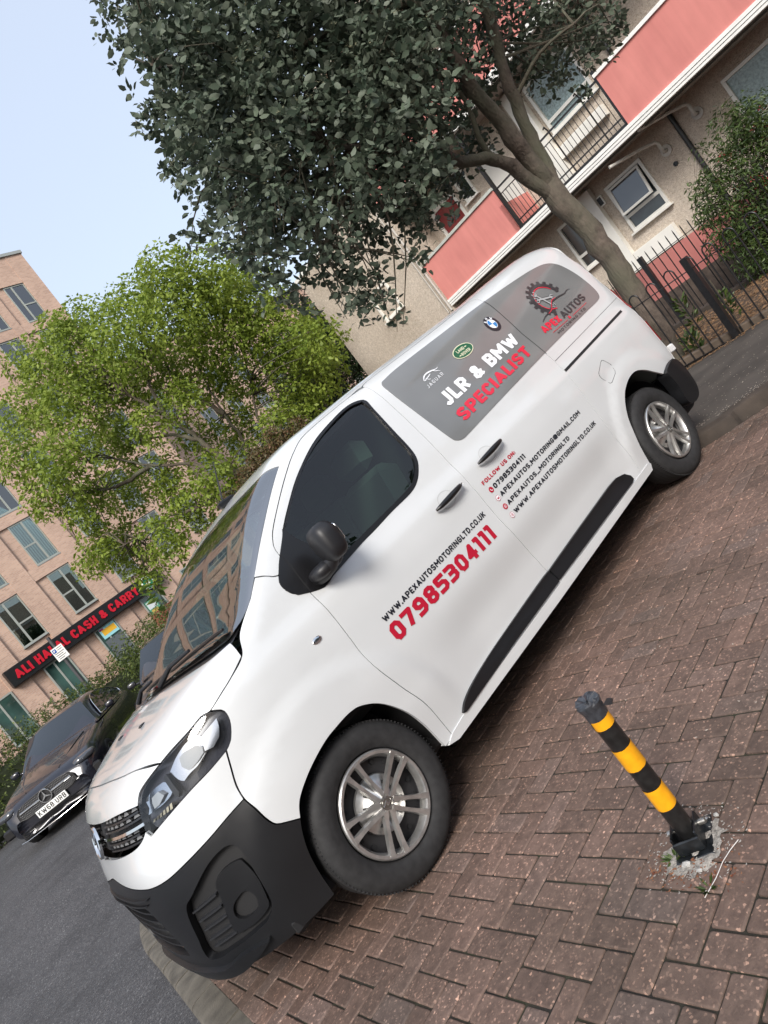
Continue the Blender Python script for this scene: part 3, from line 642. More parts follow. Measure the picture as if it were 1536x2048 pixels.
# inner shell, wheel-arch liners, floor, interior
for cx_ in (0,3.275):
    for sg,yy in ((1,.105),(-1,1.815)):
        MB().lathe([(.40,0.0),(.41,.02),(.415,.27),(.0,.28)],(cx_,yy,.345),'y',40,sgn=sg,th0=-.1,th1=math.pi+.1).build("wheel_arch_liner",M_rec,van,True)
MB().box(-.55,.16,.24,3.95,1.76,.32,.02).box(.45,.10,.255,2.8,1.82,.62,.02).build('underbody',M_gap,van)
fb=MB().box(1.56,.20,.6,1.60,1.72,1.76,.02).build('bulkhead',M_int,van)
inn=MB().box(.02,.16,.60,.62,1.76,1.10,.05).box(-.10,.18,1.05,.42,1.74,1.20,.04).build('dashboard',mat('dashboard_grey',(.055,.06,.065),.6),van,True)
for yc in (.50,.98,1.42):
    st=MB().box(.72,yc-.22,.62,1.22,yc+.22,.86,.06).box(0,0,0,.14,.44,.62,.05,M=Matrix.Translation((1.16,yc-.22,.84))@Matrix.Rotation(R(12),4,'Y')).box(0,0,0,.10,.26,.19,.045,M=Matrix.Translation((1.29,yc-.13,1.46))@Matrix.Rotation(R(10),4,'Y')).build('seat',M_seat,van,True)
V_=MB(); sc=Vector((.60,1.42,1.14))
ring=[(sc+Matrix.Rotation(R(-28),3,'Y')@Vector((0,.18*math.cos(t),.18*math.sin(t)))) for t in np.linspace(0,2*math.pi,28)]
MB().tube(ring,.014,8,False).tube([sc,(.40,1.42,1.06)],.03,10).build('steering_wheel',M_int,van,True)
MB().tube([(1.50,.24,1.10),(1.50,.24,1.70)],.012).tube([(.9,.12,1.16),(1.48,.10,1.17)],.008).build('seat_belt',M_int,van)
# papers and a small yellow ornament behind the glass, tax disc on the screen
MB().box(.02,.30,1.21,.10,.62,1.214).build('paper_slip',mat('pale_green_paper',(.45,.68,.60),.7),van)
MB().tube([(.40,.86,1.52),(.38,.86,1.44),(.36,.87,1.37)],[.012,.02,.006],8).build('hanging_ornament',mat('yellow_ornament',(.55,.45,.05),.6),van,True)
# roof aerial, wipers, washer jets
ae=chart_top(np.array([.83]),np.array([.96]))[0]
an=MB().box(-.06,-.018,-.01,.05,.018,.03,.01,M=Matrix.Translation(Vector(ae))).build('roof_aerial',M_blk2,van,True)
MB().tube([ae+np.array((-.02,0,.02)),ae+np.array((.10,0,.24))],[.006,.0035],8).build('aerial_rod',M_blk2,an,True)
for x_,y_ in ((-.36,.70),(-.36,1.22)):
    q=chart_top(np.array([x_]),np.array([y_]))[0]
    MB().add(*superell((q[0],q[1],q[2]+.002),(.020,.011,.007),2)).build('washer_jet',M_blk2,van,60)
def wiper(base,tip0,tip1):
    q=lambda x,y,h: chart_top(np.array([x]),np.array([y]))[0]+np.array((-.5*h,0,.8*h))
    a=q(*base,.02); m_=q((tip0[0]+tip1[0])/2,(tip0[1]+tip1[1])/2,.045); w=MB().tube([a,(a+m_)/2+np.array((-.01,0,.02)),m_],[.016,.012,.008],10).build('wiper',M_blk2,van,True)
    n=12; pts=[q(tip0[0]+(tip1[0]-tip0[0])*t,tip0[1]+(tip1[1]-tip0[1])*t,.018) for t in np.linspace(0,1,n)]
    MB().tube(pts,[.006]+[.009]*(n-2)+[.006],8).build('wiper_blade',M_blk2,w,True)
wiper((-.11,.95),(-.02,.98),(.03,.20)); wiper((-.10,1.55),(.0,1.66),(-.0,1.12))
# wheels
def wheel(cx_,cy,near=True,steer=0.):
    wl=empty('wheel'); wl.parent=van
    r=.337
    ty=MB().lathe([(.222,.012),(.235,.002),(.262,-.006),(.295,-.004),(.318,.006),(.331,.022),(.337,.045),(.338,.10),(.338,.13),(.335,.175),(.325,.20),(.29,.215),(.24,.21),(.215,.20)],(0,0,0),'y',96).build('tyre',M_rub,wl,50)
    for k in range(3): MB().lathe([(.3385,.06+k*.032),(.3392,.062+k*.032),(.3392,.066+k*.032),(.3385,.068+k*.032)],(0,0,0),'y',64).build('tread_groove',M_gap,ty,True)
    tr=MB()
    for k in range(120):
        a=2*math.pi*k/120; ca,sa=math.cos(a),math.sin(a)
        Mt=Matrix(((ca,0,-sa,0),(0,1,0,0),(sa,0,ca,0),(0,0,0,1)))
        tr.box(.322,.020,-.0018,.3372,.046,.0018,M=Mt)
    tr.build('tread_blocks',M_rub,ty)
    MB().lathe([(.0,.075),(.10,.072),(.14,.06),(.195,.062),(.212,.03),(.222,.014)],(0,0,0),'y',60).build('steel_wheel',M_steel,wl,True)
    hm=MB()
    for k in range(16):
        a=2*math.pi*(k+.5)/16; hm.lathe([(.0,.0),(.012,.0),(.012,.012)],(.168*math.cos(a),.0545,.168*math.sin(a)),'y',14)
    hm.build('wheel_holes',M_gap,wl)
    tc=MB()
    tc.lathe([(.215,.014),(.2145,.002),(.209,-.004),(.197,-.002),(.188,.014),(.185,.038),(.190,.045),(.2,.02)],(0,0,0),'y',72)
    tc.lathe([(.0,-.004),(.016,-.004),(.030,-.003),(.033,.0),(.040,.004),(.056,.012),(.075,.030),(.10,.044),(.118,.050),(.122,.060)],(0,0,0),'y',60)
    for k in range(5):
        for sg in (-1,1):
            a=math.pi/2+2*math.pi*k/5+.12; ca,sa=math.cos(a),math.sin(a)
            prof=[(.030,.0165,.0165,-.004,.014),(.060,.0185,.0125,.000,.020),(.10,.0225,.0105,.002,.024),(.15,.0275,.0115,.001,.024),(.180,.0315,.0140,-.001,.018),(.200,.034,.019,-.002,.010)]
            V=[];Fc=[]
            for (rr,o_,w_,y0,dy) in prof:
                for (u,v) in ((-w_,y0+dy),(-w_*.72,y0+.002),(w_*.72,y0),(w_,y0+dy)):
                    t_=o_*sg+u
                    V.append((rr*ca-t_*sa,v-.004,rr*sa+t_*ca))
            for i in range(len(prof)-1):
                for j in range(4): p,q=i*4+j,i*4+(j+1)%4; Fc.append((p,q,q+4,p+4))
            Fc+=[(0,1,2,3),(23,22,21,20)]; tc.add(V,Fc)
    hub=tc.build('wheel_trim',M_alu,wl,40)
    sl_=MB()
    for k in range(10):
        a=math.pi/2+.12+2*math.pi*(k+.5)/10; ca,sa=math.cos(a),math.sin(a); Mt=Matrix(((ca,0,-sa,0),(0,1,0,0),(sa,0,ca,0),(0,0,0,1)))
        if k%2==0 or True: sl_.box(.078,.020,-.007,.092,.04,.007,M=Mt)
    sl_.build('trim_slots',M_gap,hub)
    MB().lathe([(0,-.0095),(.026,-.009),(.027,-.004)],(0,0,0),'y',36).build('hub_cap',mat('hub_badge',(.30,.29,.26),.3,.9),wl,True)
    MB().lathe([(.0205,-.0095),(.021,-.0115),(.0235,-.0115),(.024,-.0095)],(0,0,0),'y',36).build('hub_ring',M_chr,wl,True)
    MB().prism([(a*.40,b*.40) for a,b in g_],0,.003,M=Matrix.Translation((0,-.010,0))@Matrix.Rotation(R(90),4,'X')).build('hub_emblem',M_chr,wl)
    Rz=Matrix.Rotation(steer,4,'Z'); Mx=Matrix.Identity(4)
    if not near: Mx=Matrix.Rotation(math.pi,4,'Z')
    wl.matrix_local=Matrix.Translation((cx_,cy,.337))@Rz@Mx@Matrix.Rotation(random.uniform(0,.3) if cx_>1 else 0,4,'Y')
wheel(0,.045,True,R(0)); wheel(3.275,.045); wheel(0,1.875,False); wheel(3.275,1.875,False)
# ------------------------------------------------------------------ lettering and emblems on the van (thin films lying on the panels)
V_red=mat('vinyl_red',(.42,.008,.03),.3,0,.4); V_dark=mat('vinyl_black',(.012,.014,.022),.3,0,.4); V_wht=mat('vinyl_white',(.80,.82,.86),.35,0,.3)
V_redl=mat('vinyl_bright_red',(.62,.015,.045),.3,0,.4)
def cutgrid(V,Fc,gx=.05,gy=.04):
    bm=bmesh.new(); vs=[bm.verts.new((a,b,0)) for a,b in V]
    for f in Fc:
        try: bm.faces.new([vs[i] for i in f])
        except ValueError: pass
    mn=V.min(0);mx=V.max(0)
    for ax,g in ((0,gx),(1,gy)):
        x=math.floor(mn[ax]/g)*g+g
        while x<mx[ax]:
            n=(1,0,0) if ax==0 else (0,1,0); co=(x,0,0) if ax==0 else (0,x,0)
            bmesh.ops.bisect_plane(bm,geom=bm.verts[:]+bm.edges[:]+bm.faces[:],plane_co=co,plane_no=n,dist=1e-6); x+=g
    bm.verts.ensure_lookup_table(); bm.verts.index_update()
    W_=np.array([v.co[:2] for v in bm.verts]); F2=[[v.index for v in f.verts] for f in bm.faces]; bm.free(); return W_,F2
def film(name,V,Fc,m,off=.0028,parent=van,cut=True):
    V=np.asarray(V,float)
    if cut: V,Fc=cutgrid(V,Fc)
    P=on(V[:,0],V[:,1],off); N=grad(P[:,0],P[:,1],P[:,2])
    Fc=[f if (V[f[1]][0]-V[f[0]][0])*(V[f[2]][1]-V[f[0]][1])-(V[f[1]][1]-V[f[0]][1])*(V[f[2]][0]-V[f[0]][0])>=-1e-9 else list(reversed(f)) for f in Fc]
    return obj(name,P,Fc,m,parent,True,N)
def word(s,x0,z0,w,h,m,off=.0028,slope=0.,bold=.20,parent=van,name='lettering',space=1.):
    V,Fc=stroke(s,bold,space); return film(name,fit(V,x0,z0,w,h,slope),Fc,m,off,parent)
def ring2(c,rx,rz,n=40,t0=0,t1=2*math.pi): return [(c[0]+rx*math.cos(t),c[1]+rz*math.sin(t)) for t in np.linspace(t0,t1,n,endpoint=False)]
def disc(name,c,rx,rz,m,off,parent,n=40): 
    P=[c]+ring2(c,rx,rz,n); return film(name,P,[(0,1+i,1+(i+1)%n) for i in range(n)],m,off,parent,False)
def poly(name,P,m,off,parent):
    V,T,_=cdt(np.array(P,float),(),0); return film(name,V,[list(t) for t in T],m,off,parent)
def band2(name,P,w,m,off,parent):
    """stroke of width w (number or list) along a polyline"""
    P=smooth_poly(P,.012,False); n=len(P); t=np.gradient(P,axis=0); t/=np.linalg.norm(t,axis=1,keepdims=True)+1e-9; nn=np.c_[-t[:,1],t[:,0]]
    ww=np.interp(np.linspace(0,1,n),np.linspace(0,1,len(w)),w) if hasattr(w,'__len__') else np.full(n,w)
    V=np.concatenate([P-nn*ww[:,None]/2,P+nn*ww[:,None]/2]); return film(name,V,[(i,i+1,n+i+1,n+i) for i in range(n-1)],m,off,parent,False)
D_,S_,Wn=near_door,near_slide,gw[0]
word('WWW.APEXAUTOSMOTORINGLTD.CO.UK',.528,.862,.885,.030,V_dark,parent=D_)
word('07985304111',.515,.757,.862,.085,V_red,slope=-.016,bold=.235,space=.9,parent=D_)
word('FOLLOW US ON:',1.540,.980,.352,.022,V_red,parent=S_)
word('07985304111',1.590,.923,.343,.028,V_dark,parent=S_,bold=.215)
word('APEXAUTOS.MOTORING@GMAIL.COM',1.590,.867,.98,.028,V_dark,parent=S_)
word('APEXAUTOS_MOTORINGLTD',1.590,.806,.745,.028,V_dark,parent=S_)
word('WWW.APEXAUTOSMOTORINGLTD.CO.UK',1.590,.749,1.035,.028,V_dark,parent=S_)
for z_,red in ((.936,1),(.878,0),(.819,1),(.760,0)):
    c=(1.562,z_)
    ic=disc('contact_icon',c,.0175,.0165,V_red,.0026,S_,24); disc('icon_disc',c,.0155,.0145,V_red if red else V_wht,.0030,ic,24)
    g=V_wht if red else V_red
    if z_>.93: band2('icon_mark',[(c[0]-.005,c[1]+.007),(c[0]-.005,c[1]-.001),(c[0]+.001,c[1]-.006),(c[0]+.008,c[1]-.006)],.004,g,.0034,ic)
    elif z_>.87: poly('icon_mark',[(c[0]-.008,c[1]-.006),(c[0]+.008,c[1]-.006),(c[0]+.008,c[1]+.006),(c[0],c[1]+.001),(c[0]-.008,c[1]+.006)],g,.0034,ic)
    elif z_>.81:
        band2('icon_mark',[(c[0]-.007,c[1]-.007),(c[0]+.007,c[1]-.007),(c[0]+.007,c[1]+.007),(c[0]-.007,c[1]+.007),(c[0]-.007,c[1]-.007)],.0025,g,.0034,ic); disc('icon_mark',c,.003,.003,g,.0034,ic,12)
    else:
        band2('icon_mark',ring2(c,.008,.008,16)+[(c[0]+.008,c[1])],.002,g,.0034,ic); band2('icon_mark',[(c[0]-.008,c[1]),(c[0]+.008,c[1])],.002,g,.0035,ic); band2('icon_mark',[(c[0],c[1]-.008),(c[0],c[1]+.008)],.002,g,.0036,ic)
WO=.0062
word('JLR & BMW',1.795,1.420,.875,.088,V_wht,WO,.030,.23,Wn,space=.8)
word('SPECIALIST',1.790,1.300,.868,.076,V_redl,WO,.050,.235,Wn,space=.8)
# leaping cat and its name
word('JAGUAR',1.800,1.572,.172,.021,V_wht,WO,.06,.11,Wn,space=3.)
band2('cat_emblem',[(1.822,1.622),(1.835,1.634),(1.86,1.646),(1.90,1.648),(1.935,1.642),(1.968,1.636),(1.985,1.640)],[.004,.008,.007,.009,.008,.005,.002],V_wht,WO,Wn)
band2('cat_emblem',[(1.822,1.622),(1.832,1.618),(1.845,1.624),(1.87,1.627),(1.90,1.634)],[.003,.006,.004,.005,.004],V_wht,WO,Wn)
band2('cat_emblem',[(1.850,1.626),(1.858,1.612),(1.872,1.609)],[.006,.004,.002],V_wht,WO,Wn); band2('cat_emblem',[(1.935,1.640),(1.948,1.628),(1.965,1.622),(1.975,1.612)],[.007,.005,.004,.002],V_wht,WO,Wn)
c=(2.243,1.625); go=disc('oval_emblem',c,.098,.044,mat('vinyl_gold',(.70,.68,.50),.3),WO,Wn); disc('oval_green',c,.092,.039,mat('vinyl_green',(.006,.10,.045),.3,0,.4),WO+.0006,go)
word('LAND',c[0]-.052,c[1]+.004,.078,.020,MATS['vinyl_gold'],WO+.0012,0,.17,go); word('ROVER',c[0]-.038,c[1]-.026,.092,.020,MATS['vinyl_gold'],WO+.0012,0,.17,go)
band2('oval_dash',[(c[0]+.034,c[1]+.013),(c[0]+.052,c[1]+.013)],.006,MATS['vinyl_gold'],WO+.0012,go); band2('oval_dash',[(c[0]-.062,c[1]-.016),(c[0]-.044,c[1]-.016)],.006,MATS['vinyl_gold'],WO+.0012,go)
c=(2.628,1.648); rb=disc('roundel_emblem',c,.061,.060,V_dark,WO,Wn); disc('roundel_ring',c,.0375,.037,V_wht,WO+.0006,rb); 
blu=mat('vinyl_blue',(.02,.20,.52),.3,0,.4)
for t in (math.pi/2,3*math.pi/2): film('roundel_quarter',[c]+[(c[0]+.034*math.cos(a),c[1]+.0335*math.sin(a)) for a in np.linspace(t,t+math.pi/2,12)],[(0,i,i+1) for i in range(1,12)],blu,WO+.0012,rb,False)
for ch_,a in (('B',2.35),('M',1.57),('W',.79)):
    V,Fc=stroke(ch_,.2); mn=V.min(0);mx=V.max(0);V=(V-(mn+mx)/2)/(mx-mn).max()*.019; rr=a-math.pi/2; V=np.c_[V[:,0]*math.cos(rr)-V[:,1]*math.sin(rr),V[:,0]*math.sin(rr)+V[:,1]*math.cos(rr)]
    film('roundel_letter',V+np.array([c[0]+.049*math.cos(a),c[1]+.048*math.sin(a)]),Fc,V_wht,WO+.0012,rb,False)
# gear, spanners, car outline and company name
c=(3.235,1.560); rx,rz=.185,.150; n=0; G=[]
t0,t1=R(-5),R(250); outer=[];k=0; N_=13
for i in range(N_):
    a=t0+(t1-t0)*i/N_; da=(t1-t0)/N_
    for f,rr in ((.0,.86),(.22,.86),(.30,1.),(.72,1.),(.80,.86)): outer.append((c[0]+rx*rr*math.cos(a+da*f),c[1]+rz*rr*math.sin(a+da*f)))
inner=[(c[0]+rx*.68*math.cos(a),c[1]+rz*.68*math.sin(a)) for a in np.linspace(t1,t0,40)]
gd=mat('vinyl_charcoal',(.03,.03,.034),.3,0,.4); ge_=poly('gear_emblem',outer+inner,gd,WO,Wn); ge_['label']='dark gear ring emblem on the rear window film'
band2('gear_red_arc',[(c[0]+rx*.64*math.cos(a),c[1]+rz*.64*math.sin(a)) for a in np.linspace(R(20),R(262),30)],.007,V_redl,WO+.0006,ge_)
sv=mat('vinyl_silver',(.42,.44,.45),.25,.2,.4)
for (x0,z0),(x1,z1) in (((3.165,1.635),(3.215,1.495)),((3.135,1.590),(3.285,1.545))):
    band2('spanner_outline',[(x0,z0),(x1,z1)],.024,gd,WO+.0008,ge_); band2('spanner_shaft',[(x0,z0),(x1,z1)],.014,sv,WO+.0012,ge_)
    an=math.atan2(z0-z1,x0-x1)
    for q,off_ in (((x0,z0),0),((x1,z1),math.pi)):
        band2('spanner_jaw',[(q[0]+.020*math.cos(an+off_+t),q[1]+.020*math.sin(an+off_+t)) for t in np.linspace(.7,5.6,14)],.012,gd,WO+.0008,ge_)
        band2('spanner_jaw',[(q[0]+.020*math.cos(an+off_+t),q[1]+.020*math.sin(an+off_+t)) for t in np.linspace(.75,5.5,14)],.007,sv,WO+.0014,ge_)
band2('car_outline',[(2.985,1.452),(3.05,1.470),(3.13,1.478),(3.19,1.498),(3.25,1.520),(3.33,1.520),(3.41,1.512),(3.46,1.520),(3.50,1.512)],[.004,.006,.008,.010,.009,.010,.008,.006,.002],gd,WO+.0016,ge_)
band2('car_outline',[(3.10,1.470),(3.16,1.480),(3.20,1.506),(3.245,1.528),(3.30,1.530)],[.003,.005,.005,.005,.003],V_redl,WO+.002,ge_)
word('APEX',2.905,1.382,.245,.056,V_redl,WO,-.03,.25,Wn,space=.7); word('AUTOS',3.175,1.375,.365,.056,gd,WO,.03,.19,Wn,space=.8)
word('&',3.215,1.352,.030,.022,V_redl,WO,0,.2,Wn); band2('red_rule',[(2.97,1.356),(3.19,1.356)],.003,V_redl,WO,Wn); band2('red_rule',[(3.27,1.357),(3.50,1.364)],.003,V_redl,WO,Wn)
word('MOTORING LTD',3.005,1.322,.43,.018,gd,WO,.02,.14,Wn,space=2.4)
# ------------------------------------------------------------------ the ground
def zb(x,y): return .02661*np.clip(x,-3,9)-.0525*np.clip(y,-5,4.6)
def node_mat(name,build,rough=.9):
    m=bpy.data.materials.new(name); m.use_nodes=True; n=m.node_tree; b=n.nodes['Principled BSDF']; b.inputs['Roughness'].default_value=rough
    tc=n.nodes.new('ShaderNodeTexCoord'); build(n,b,tc); return m
def tex(n,kind,vec,scale,**k):
    t=n.nodes.new(kind); n.links.new(vec,t.inputs['Vector']); t.inputs['Scale'].default_value=scale
    for a,v in k.items():
        if a in t.inputs: t.inputs[a].default_value=v
        else: setattr(t,a,v)
    return t
def ramp(n,src,stops):
    r=n.nodes.new('ShaderNodeValToRGB'); e=r.color_ramp.elements
    while len(e)<len(stops): e.new(.5)
    for el,(p,c) in zip(e,stops): el.position=p; el.color=(*c,1) if len(c)==3 else c
    n.links.new(src,r.inputs[0]); return r
def mixc(n,f,a,b,mode='MIX'):
    m=n.nodes.new('ShaderNodeMix'); m.data_type='RGBA'; m.blend_type=mode
    for i,s in ((0,f),(6,a),(7,b)):
        if hasattr(s,'is_output'): n.links.new(s,m.inputs[i])
        else: m.inputs[i].default_value=s if i==0 else (*s,1)
    return m.outputs[2]
def bumpn(n,b,src,st,dist):
    p=n.nodes.new('ShaderNodeBump'); p.inputs['Strength'].default_value=st; p.inputs['Distance'].default_value=dist; n.links.new(src,p.inputs['Height']); n.links.new(p.outputs[0],b.inputs['Normal'])
def m_asph(n,b,tc):
    v=tc.outputs['Object']; t=tex(n,'ShaderNodeTexVoronoi',v,110.); r=ramp(n,t.outputs['Color'],[(0,(.025,.025,.028)),(.6,(.058,.058,.062)),(.86,(.095,.095,.098)),(1,(.26,.26,.26))])
    t2=tex(n,'ShaderNodeTexNoise',v,1.4,Detail=9.,Roughness=.7); r2=ramp(n,t2.outputs['Fac'],[(.32,(.62,.62,.63)),(.5,(1.,1.,1.)),(.68,(1.22,1.21,1.2))])
    n.links.new(mixc(n,1.,r.outputs[0],r2.outputs[0],'MULTIPLY'),b.inputs['Base Color']); bumpn(n,b,t.outputs['Distance'],.6,.004)
M_asph=node_mat('asphalt',m_asph,.8)
def m_pavt(n,b,tc):
    v=tc.outputs['Object']; t=tex(n,'ShaderNodeTexNoise',v,3.,Detail=8.); r=ramp(n,t.outputs['Fac'],[(.3,(.034,.029,.025)),(.7,(.074,.064,.055))])
    t2=tex(n,'ShaderNodeTexVoronoi',v,55.); r2=ramp(n,t2.outputs['Distance'],[(.04,(3.4,3.2,3.1)),(.10,(1,1,1))])
    t3=tex(n,'ShaderNodeTexNoise',v,1.2,Detail=3.); k=ramp(n,t3.outputs['Fac'],[(.48,(0,0,0)),(.56,(1,1,1))])
    n.links.new(mixc(n,k.outputs[0],r.outputs[0],mixc(n,1.,r.outputs[0],r2.outputs[0],'MULTIPLY')),b.inputs['Base Color']); bumpn(n,b,t.outputs['Fac'],.5,.01)
M_pavt=node_mat('dark_pavement',m_pavt,.85)
def m_brickp(n,b,tc):
    v=tc.outputs['Object']; at=n.nodes.new('ShaderNodeAttribute'); at.attribute_name='rnd'
    r=ramp(n,at.outputs['Fac'],[(0,(.100,.066,.052)),(.35,(.128,.084,.066)),(.7,(.145,.095,.075)),(.9,(.124,.089,.075)),(1,(.162,.102,.078))])
    t=tex(n,'ShaderNodeTexVoronoi',v,150.); s=ramp(n,t.outputs['Color'],[(.74,(1,1,1)),(.86,(2.0,1.95,1.9)),(1,(4.6,4.3,4.0))])
    t2=tex(n,'ShaderNodeTexNoise',v,26.,Detail=7.,Roughness=.7); s2=ramp(n,t2.outputs['Fac'],[(.3,(.62,.60,.60)),(.7,(1.25,1.25,1.25))])
    t3=tex(n,'ShaderNodeTexNoise',v,1.3,Detail=4.); s3=ramp(n,t3.outputs['Fac'],[(.35,(.72,.74,.72)),(.65,(1.12,1.1,1.1))])
    c=mixc(n,1.,r.outputs[0],s.outputs[0],'MULTIPLY'); c=mixc(n,1.,c,s2.outputs[0],'MULTIPLY'); c=mixc(n,1.,c,s3.outputs[0],'MULTIPLY')
    n.links.new(c,b.inputs['Base Color']); bumpn(n,b,t2.outputs['Fac'],.7,.006)
M_pav=node_mat('block_paving_brick',m_brickp,.72)
def m_joint(n,b,tc):
    v=tc.outputs['Object']; t=tex(n,'ShaderNodeTexNoise',v,7.,Detail=8.); r=ramp(n,t.outputs['Fac'],[(.35,(.012,.010,.008)),(.55,(.022,.019,.011)),(.75,(.026,.034,.012))])
    n.links.new(r.outputs[0],b.inputs['Base Color']); t2=tex(n,'ShaderNodeTexNoise',v,300.,Detail=3.); bumpn(n,b,t2.outputs['Fac'],1.,.004)
M_joint=node_mat('mossy_joint_sand',m_joint,.95)
M_kerb=mat('concrete_kerb',(.092,.083,.068),.85,noise=(9,.4,8),bump=(120,.5,.004))
# one asphalt sheet out to the horizon, falling with the bay and then levelling
xs=np.unique(np.concatenate([np.linspace(-8,10,37),np.array([-400,-200,-100,-60,-40,-28,-20,-14,-10,12,15,20,30,45,80,150,300])])); ys=np.unique(np.concatenate([np.linspace(-8,14,45),np.array([-400,-150,-60,-30,-15,-10,18,24,32,45,70,120,250,500])]))
XX,YY=np.meshgrid(xs,ys); t_=sst(4.2,8.5,YY); ZZ=(zb(XX,YY)-.055)*(1-t_)+(-.14)*t_
V=np.c_[XX.ravel(),YY.ravel(),ZZ.ravel()]; nx=len(xs); Fc=[(j*nx+i,j*nx+i+1,(j+1)*nx+i+1,(j+1)*nx+i) for j in range(len(ys)-1) for i in range(nx-1)]
tag(obj('road',V,Fc,M_asph,None,True),kind='structure')
# kerb line (van frame) : inner edge of the kerb stones
KI=smooth_poly([(-1.10,-4.2),(-.95,-1.6),(-.81,.65),(-.70,2.2),(-.64,3.0),(-.50,3.62),(-.18,4.08),(.35,4.30),(1.2,4.36),(3.0,4.36),(7.0,4.36)],.09,False)
def kin(pt): return None
tn=np.gradient(KI,axis=0); tn/=np.linalg.norm(tn,axis=1,keepdims=True); KN=np.c_[-tn[:,1],tn[:,0]]   # points to the road
M_van=van.matrix_world.copy()
nst=5; mb=[]
for i in range(0,len(KI)-1,nst):
    j=min(i+nst,len(KI)-1); mbk=MB(); P=KI[i:j+1].copy(); N_=KN[i:j+1]; P[0]+=tn[i]*.009; P[-1]-=tn[j]*.009
    W_=.145; prof=[(0,-.05),(0,.000),(W_-.035,.001),(W_-.012,-.006),(W_,-.022),(W_+.004,-.20)]
    dz=random.uniform(-.002,.002); Vv=[];Ff=[]
    for p,n_ in zip(P,N_):
        for a,z in prof: Vv.append((p[0]+n_[0]*a,p[1]+n_[1]*a,z+dz))
    k=len(prof)
    for q in range(len(P)-1):
        for r_ in range(k-1): Ff.append((q*k+r_,q*k+r_+1,(q+1)*k+r_+1,(q+1)*k+r_))
    Ff.append(tuple(range(k))); Ff.append(tuple(reversed(range((len(P)-1)*k,len(P)*k))))
    mbk.add(Vv,Ff); mb.append(mbk)
kb=MB()
for m_ in mb: kb.add(m_.V[0],m_.F)
o=kb.build('kerb',M_kerb,None,30); o.matrix_world=M_van; tag(o,kind='structure')
# block paving, herring-bone, each brick with its own bevel and shade
REARK=[(4.36,-4.2),(3.96,-.55),(3.70,-.05),(3.60,.45),(3.62,1.2),(3.65,4.4)]
def rearx(y): return np.interp(y,[q[1] for q in REARK],[q[0] for q in REARK])
ARC=KI[(KI[:,1]>-4.3)]
region=np.array([tuple(p) for p in KI if p[0]<3.6]+[(3.60,4.36)]+[(x,y) for x,y in reversed(REARK)][1:])
def clip(poly,edges):
    for (px,py,nx_,ny_) in edges:
        out=[]
        for i in range(len(poly)):
            a=poly[i];b=poly[(i+1)%len(poly)]; da=(a[0]-px)*nx_+(a[1]-py)*ny_; db=(b[0]-px)*nx_+(b[1]-py)*ny_
            if da>=0: out.append(a)
            if da*db<0: t=da/(da-db); out.append((a[0]+(b[0]-a[0])*t,a[1]+(b[1]-a[1])*t))
        poly=out
        if len(poly)<3: return []
    return poly
def near_edges(c):
    d=np.hypot(KI[:,0]-c[0],KI[:,1]-c[1]); i=int(d.argmin()); E=[]
    if d[i]<.35: E.append((KI[i][0],KI[i][1],-KN[i][0],-KN[i][1]))
    x0=float(rearx(c[1]-.15));x1=float(rearx(c[1]+.15)); L=math.hypot(x1-x0,.3); E.append((x0,c[1]-.15,-.3/L,(x1-x0)/L))
    return E
u=.098; g=.0034; PV=[];PF=[];PR=[];n=0
for c in range(-14,50):
    for r in range(-46,50):
        k=(c+r)%4
        if k==1: w_,h_=2,1
        elif k==3: w_,h_=1,2
        else: continue
        x0=u*c-.035;y0=u*r-.05
        if y0<-3.9 or y0>4.6: continue
        poly=[(x0+g,y0+g),(x0+w_*u-g,y0+g),(x0+w_*u-g,y0+h_*u-g),(x0+g,y0+h_*u-g)]; ctr=(x0+w_*u/2,y0+h_*u/2)
        jx,jy,ja=random.uniform(-.0014,.0014),random.uniform(-.0014,.0014),random.uniform(-.007,.007)
        poly=[(ctr[0]+(a-ctr[0])*math.cos(ja)-(b-ctr[1])*math.sin(ja)+jx,ctr[1]+(a-ctr[0])*math.sin(ja)+(b-ctr[1])*math.cos(ja)+jy) for a,b in poly]
        d=KI-np.array(ctr); i=int(np.hypot(d[:,0],d[:,1]).argmin())
        if (d[i]@(-KN[i]))>.09 or ctr[0]>rearx(ctr[1])+.12: continue     # outside the bay
        poly=clip(poly,near_edges(ctr))
        if len(poly)<3 or abs(area2(np.array(poly)))<.0012: continue
        P=np.array(poly); cc_=P.mean(0); big=[];q=len(P)
        if area2(P)<0:P=P[::-1]
        tx,ty,dz=random.gauss(0,.006),random.gauss(0,.006),random.gauss(0,.0011)
        def ring(ins,z): 
            Q=inset(P,ins); return [(a,b,z+dz+(a-cc_[0])*tx+(b-cc_[1])*ty) for a,b in Q]
        # rounded corners: chamfer each corner of the outline
        def cham(Q,cx):
            o=[]
            m=len(Q)
            for i_ in range(m):
                a=np.array(Q[i_-1]);b=np.array(Q[i_]);d_=np.array(Q[(i_+1)%m]); e1=a-b;e2=d_-b; L1=np.linalg.norm(e1);L2=np.linalg.norm(e2); s=min(cx,L1*.3,L2*.3); o+=[tuple(b+e1/L1*s),tuple(b+e2/L2*s)]
            return o
        R0=cham(ring(0,-.03),.004);R1=cham(ring(0,-.0045),.004);R2=cham(ring(.0022,-.0012),.005);R3=cham(ring(.0052,0),.006); m=len(R0)
        PV+=R0+R1+R2+R3; col=random.random()
        for a in range(3):
            for i_ in range(m): PF.append((n+a*m+i_,n+a*m+(i_+1)%m,n+(a+1)*m+(i_+1)%m,n+(a+1)*m+i_)); PR.append(col)
        PF.append(tuple(range(n+3*m,n+4*m))); PR.append(col); n+=4*m
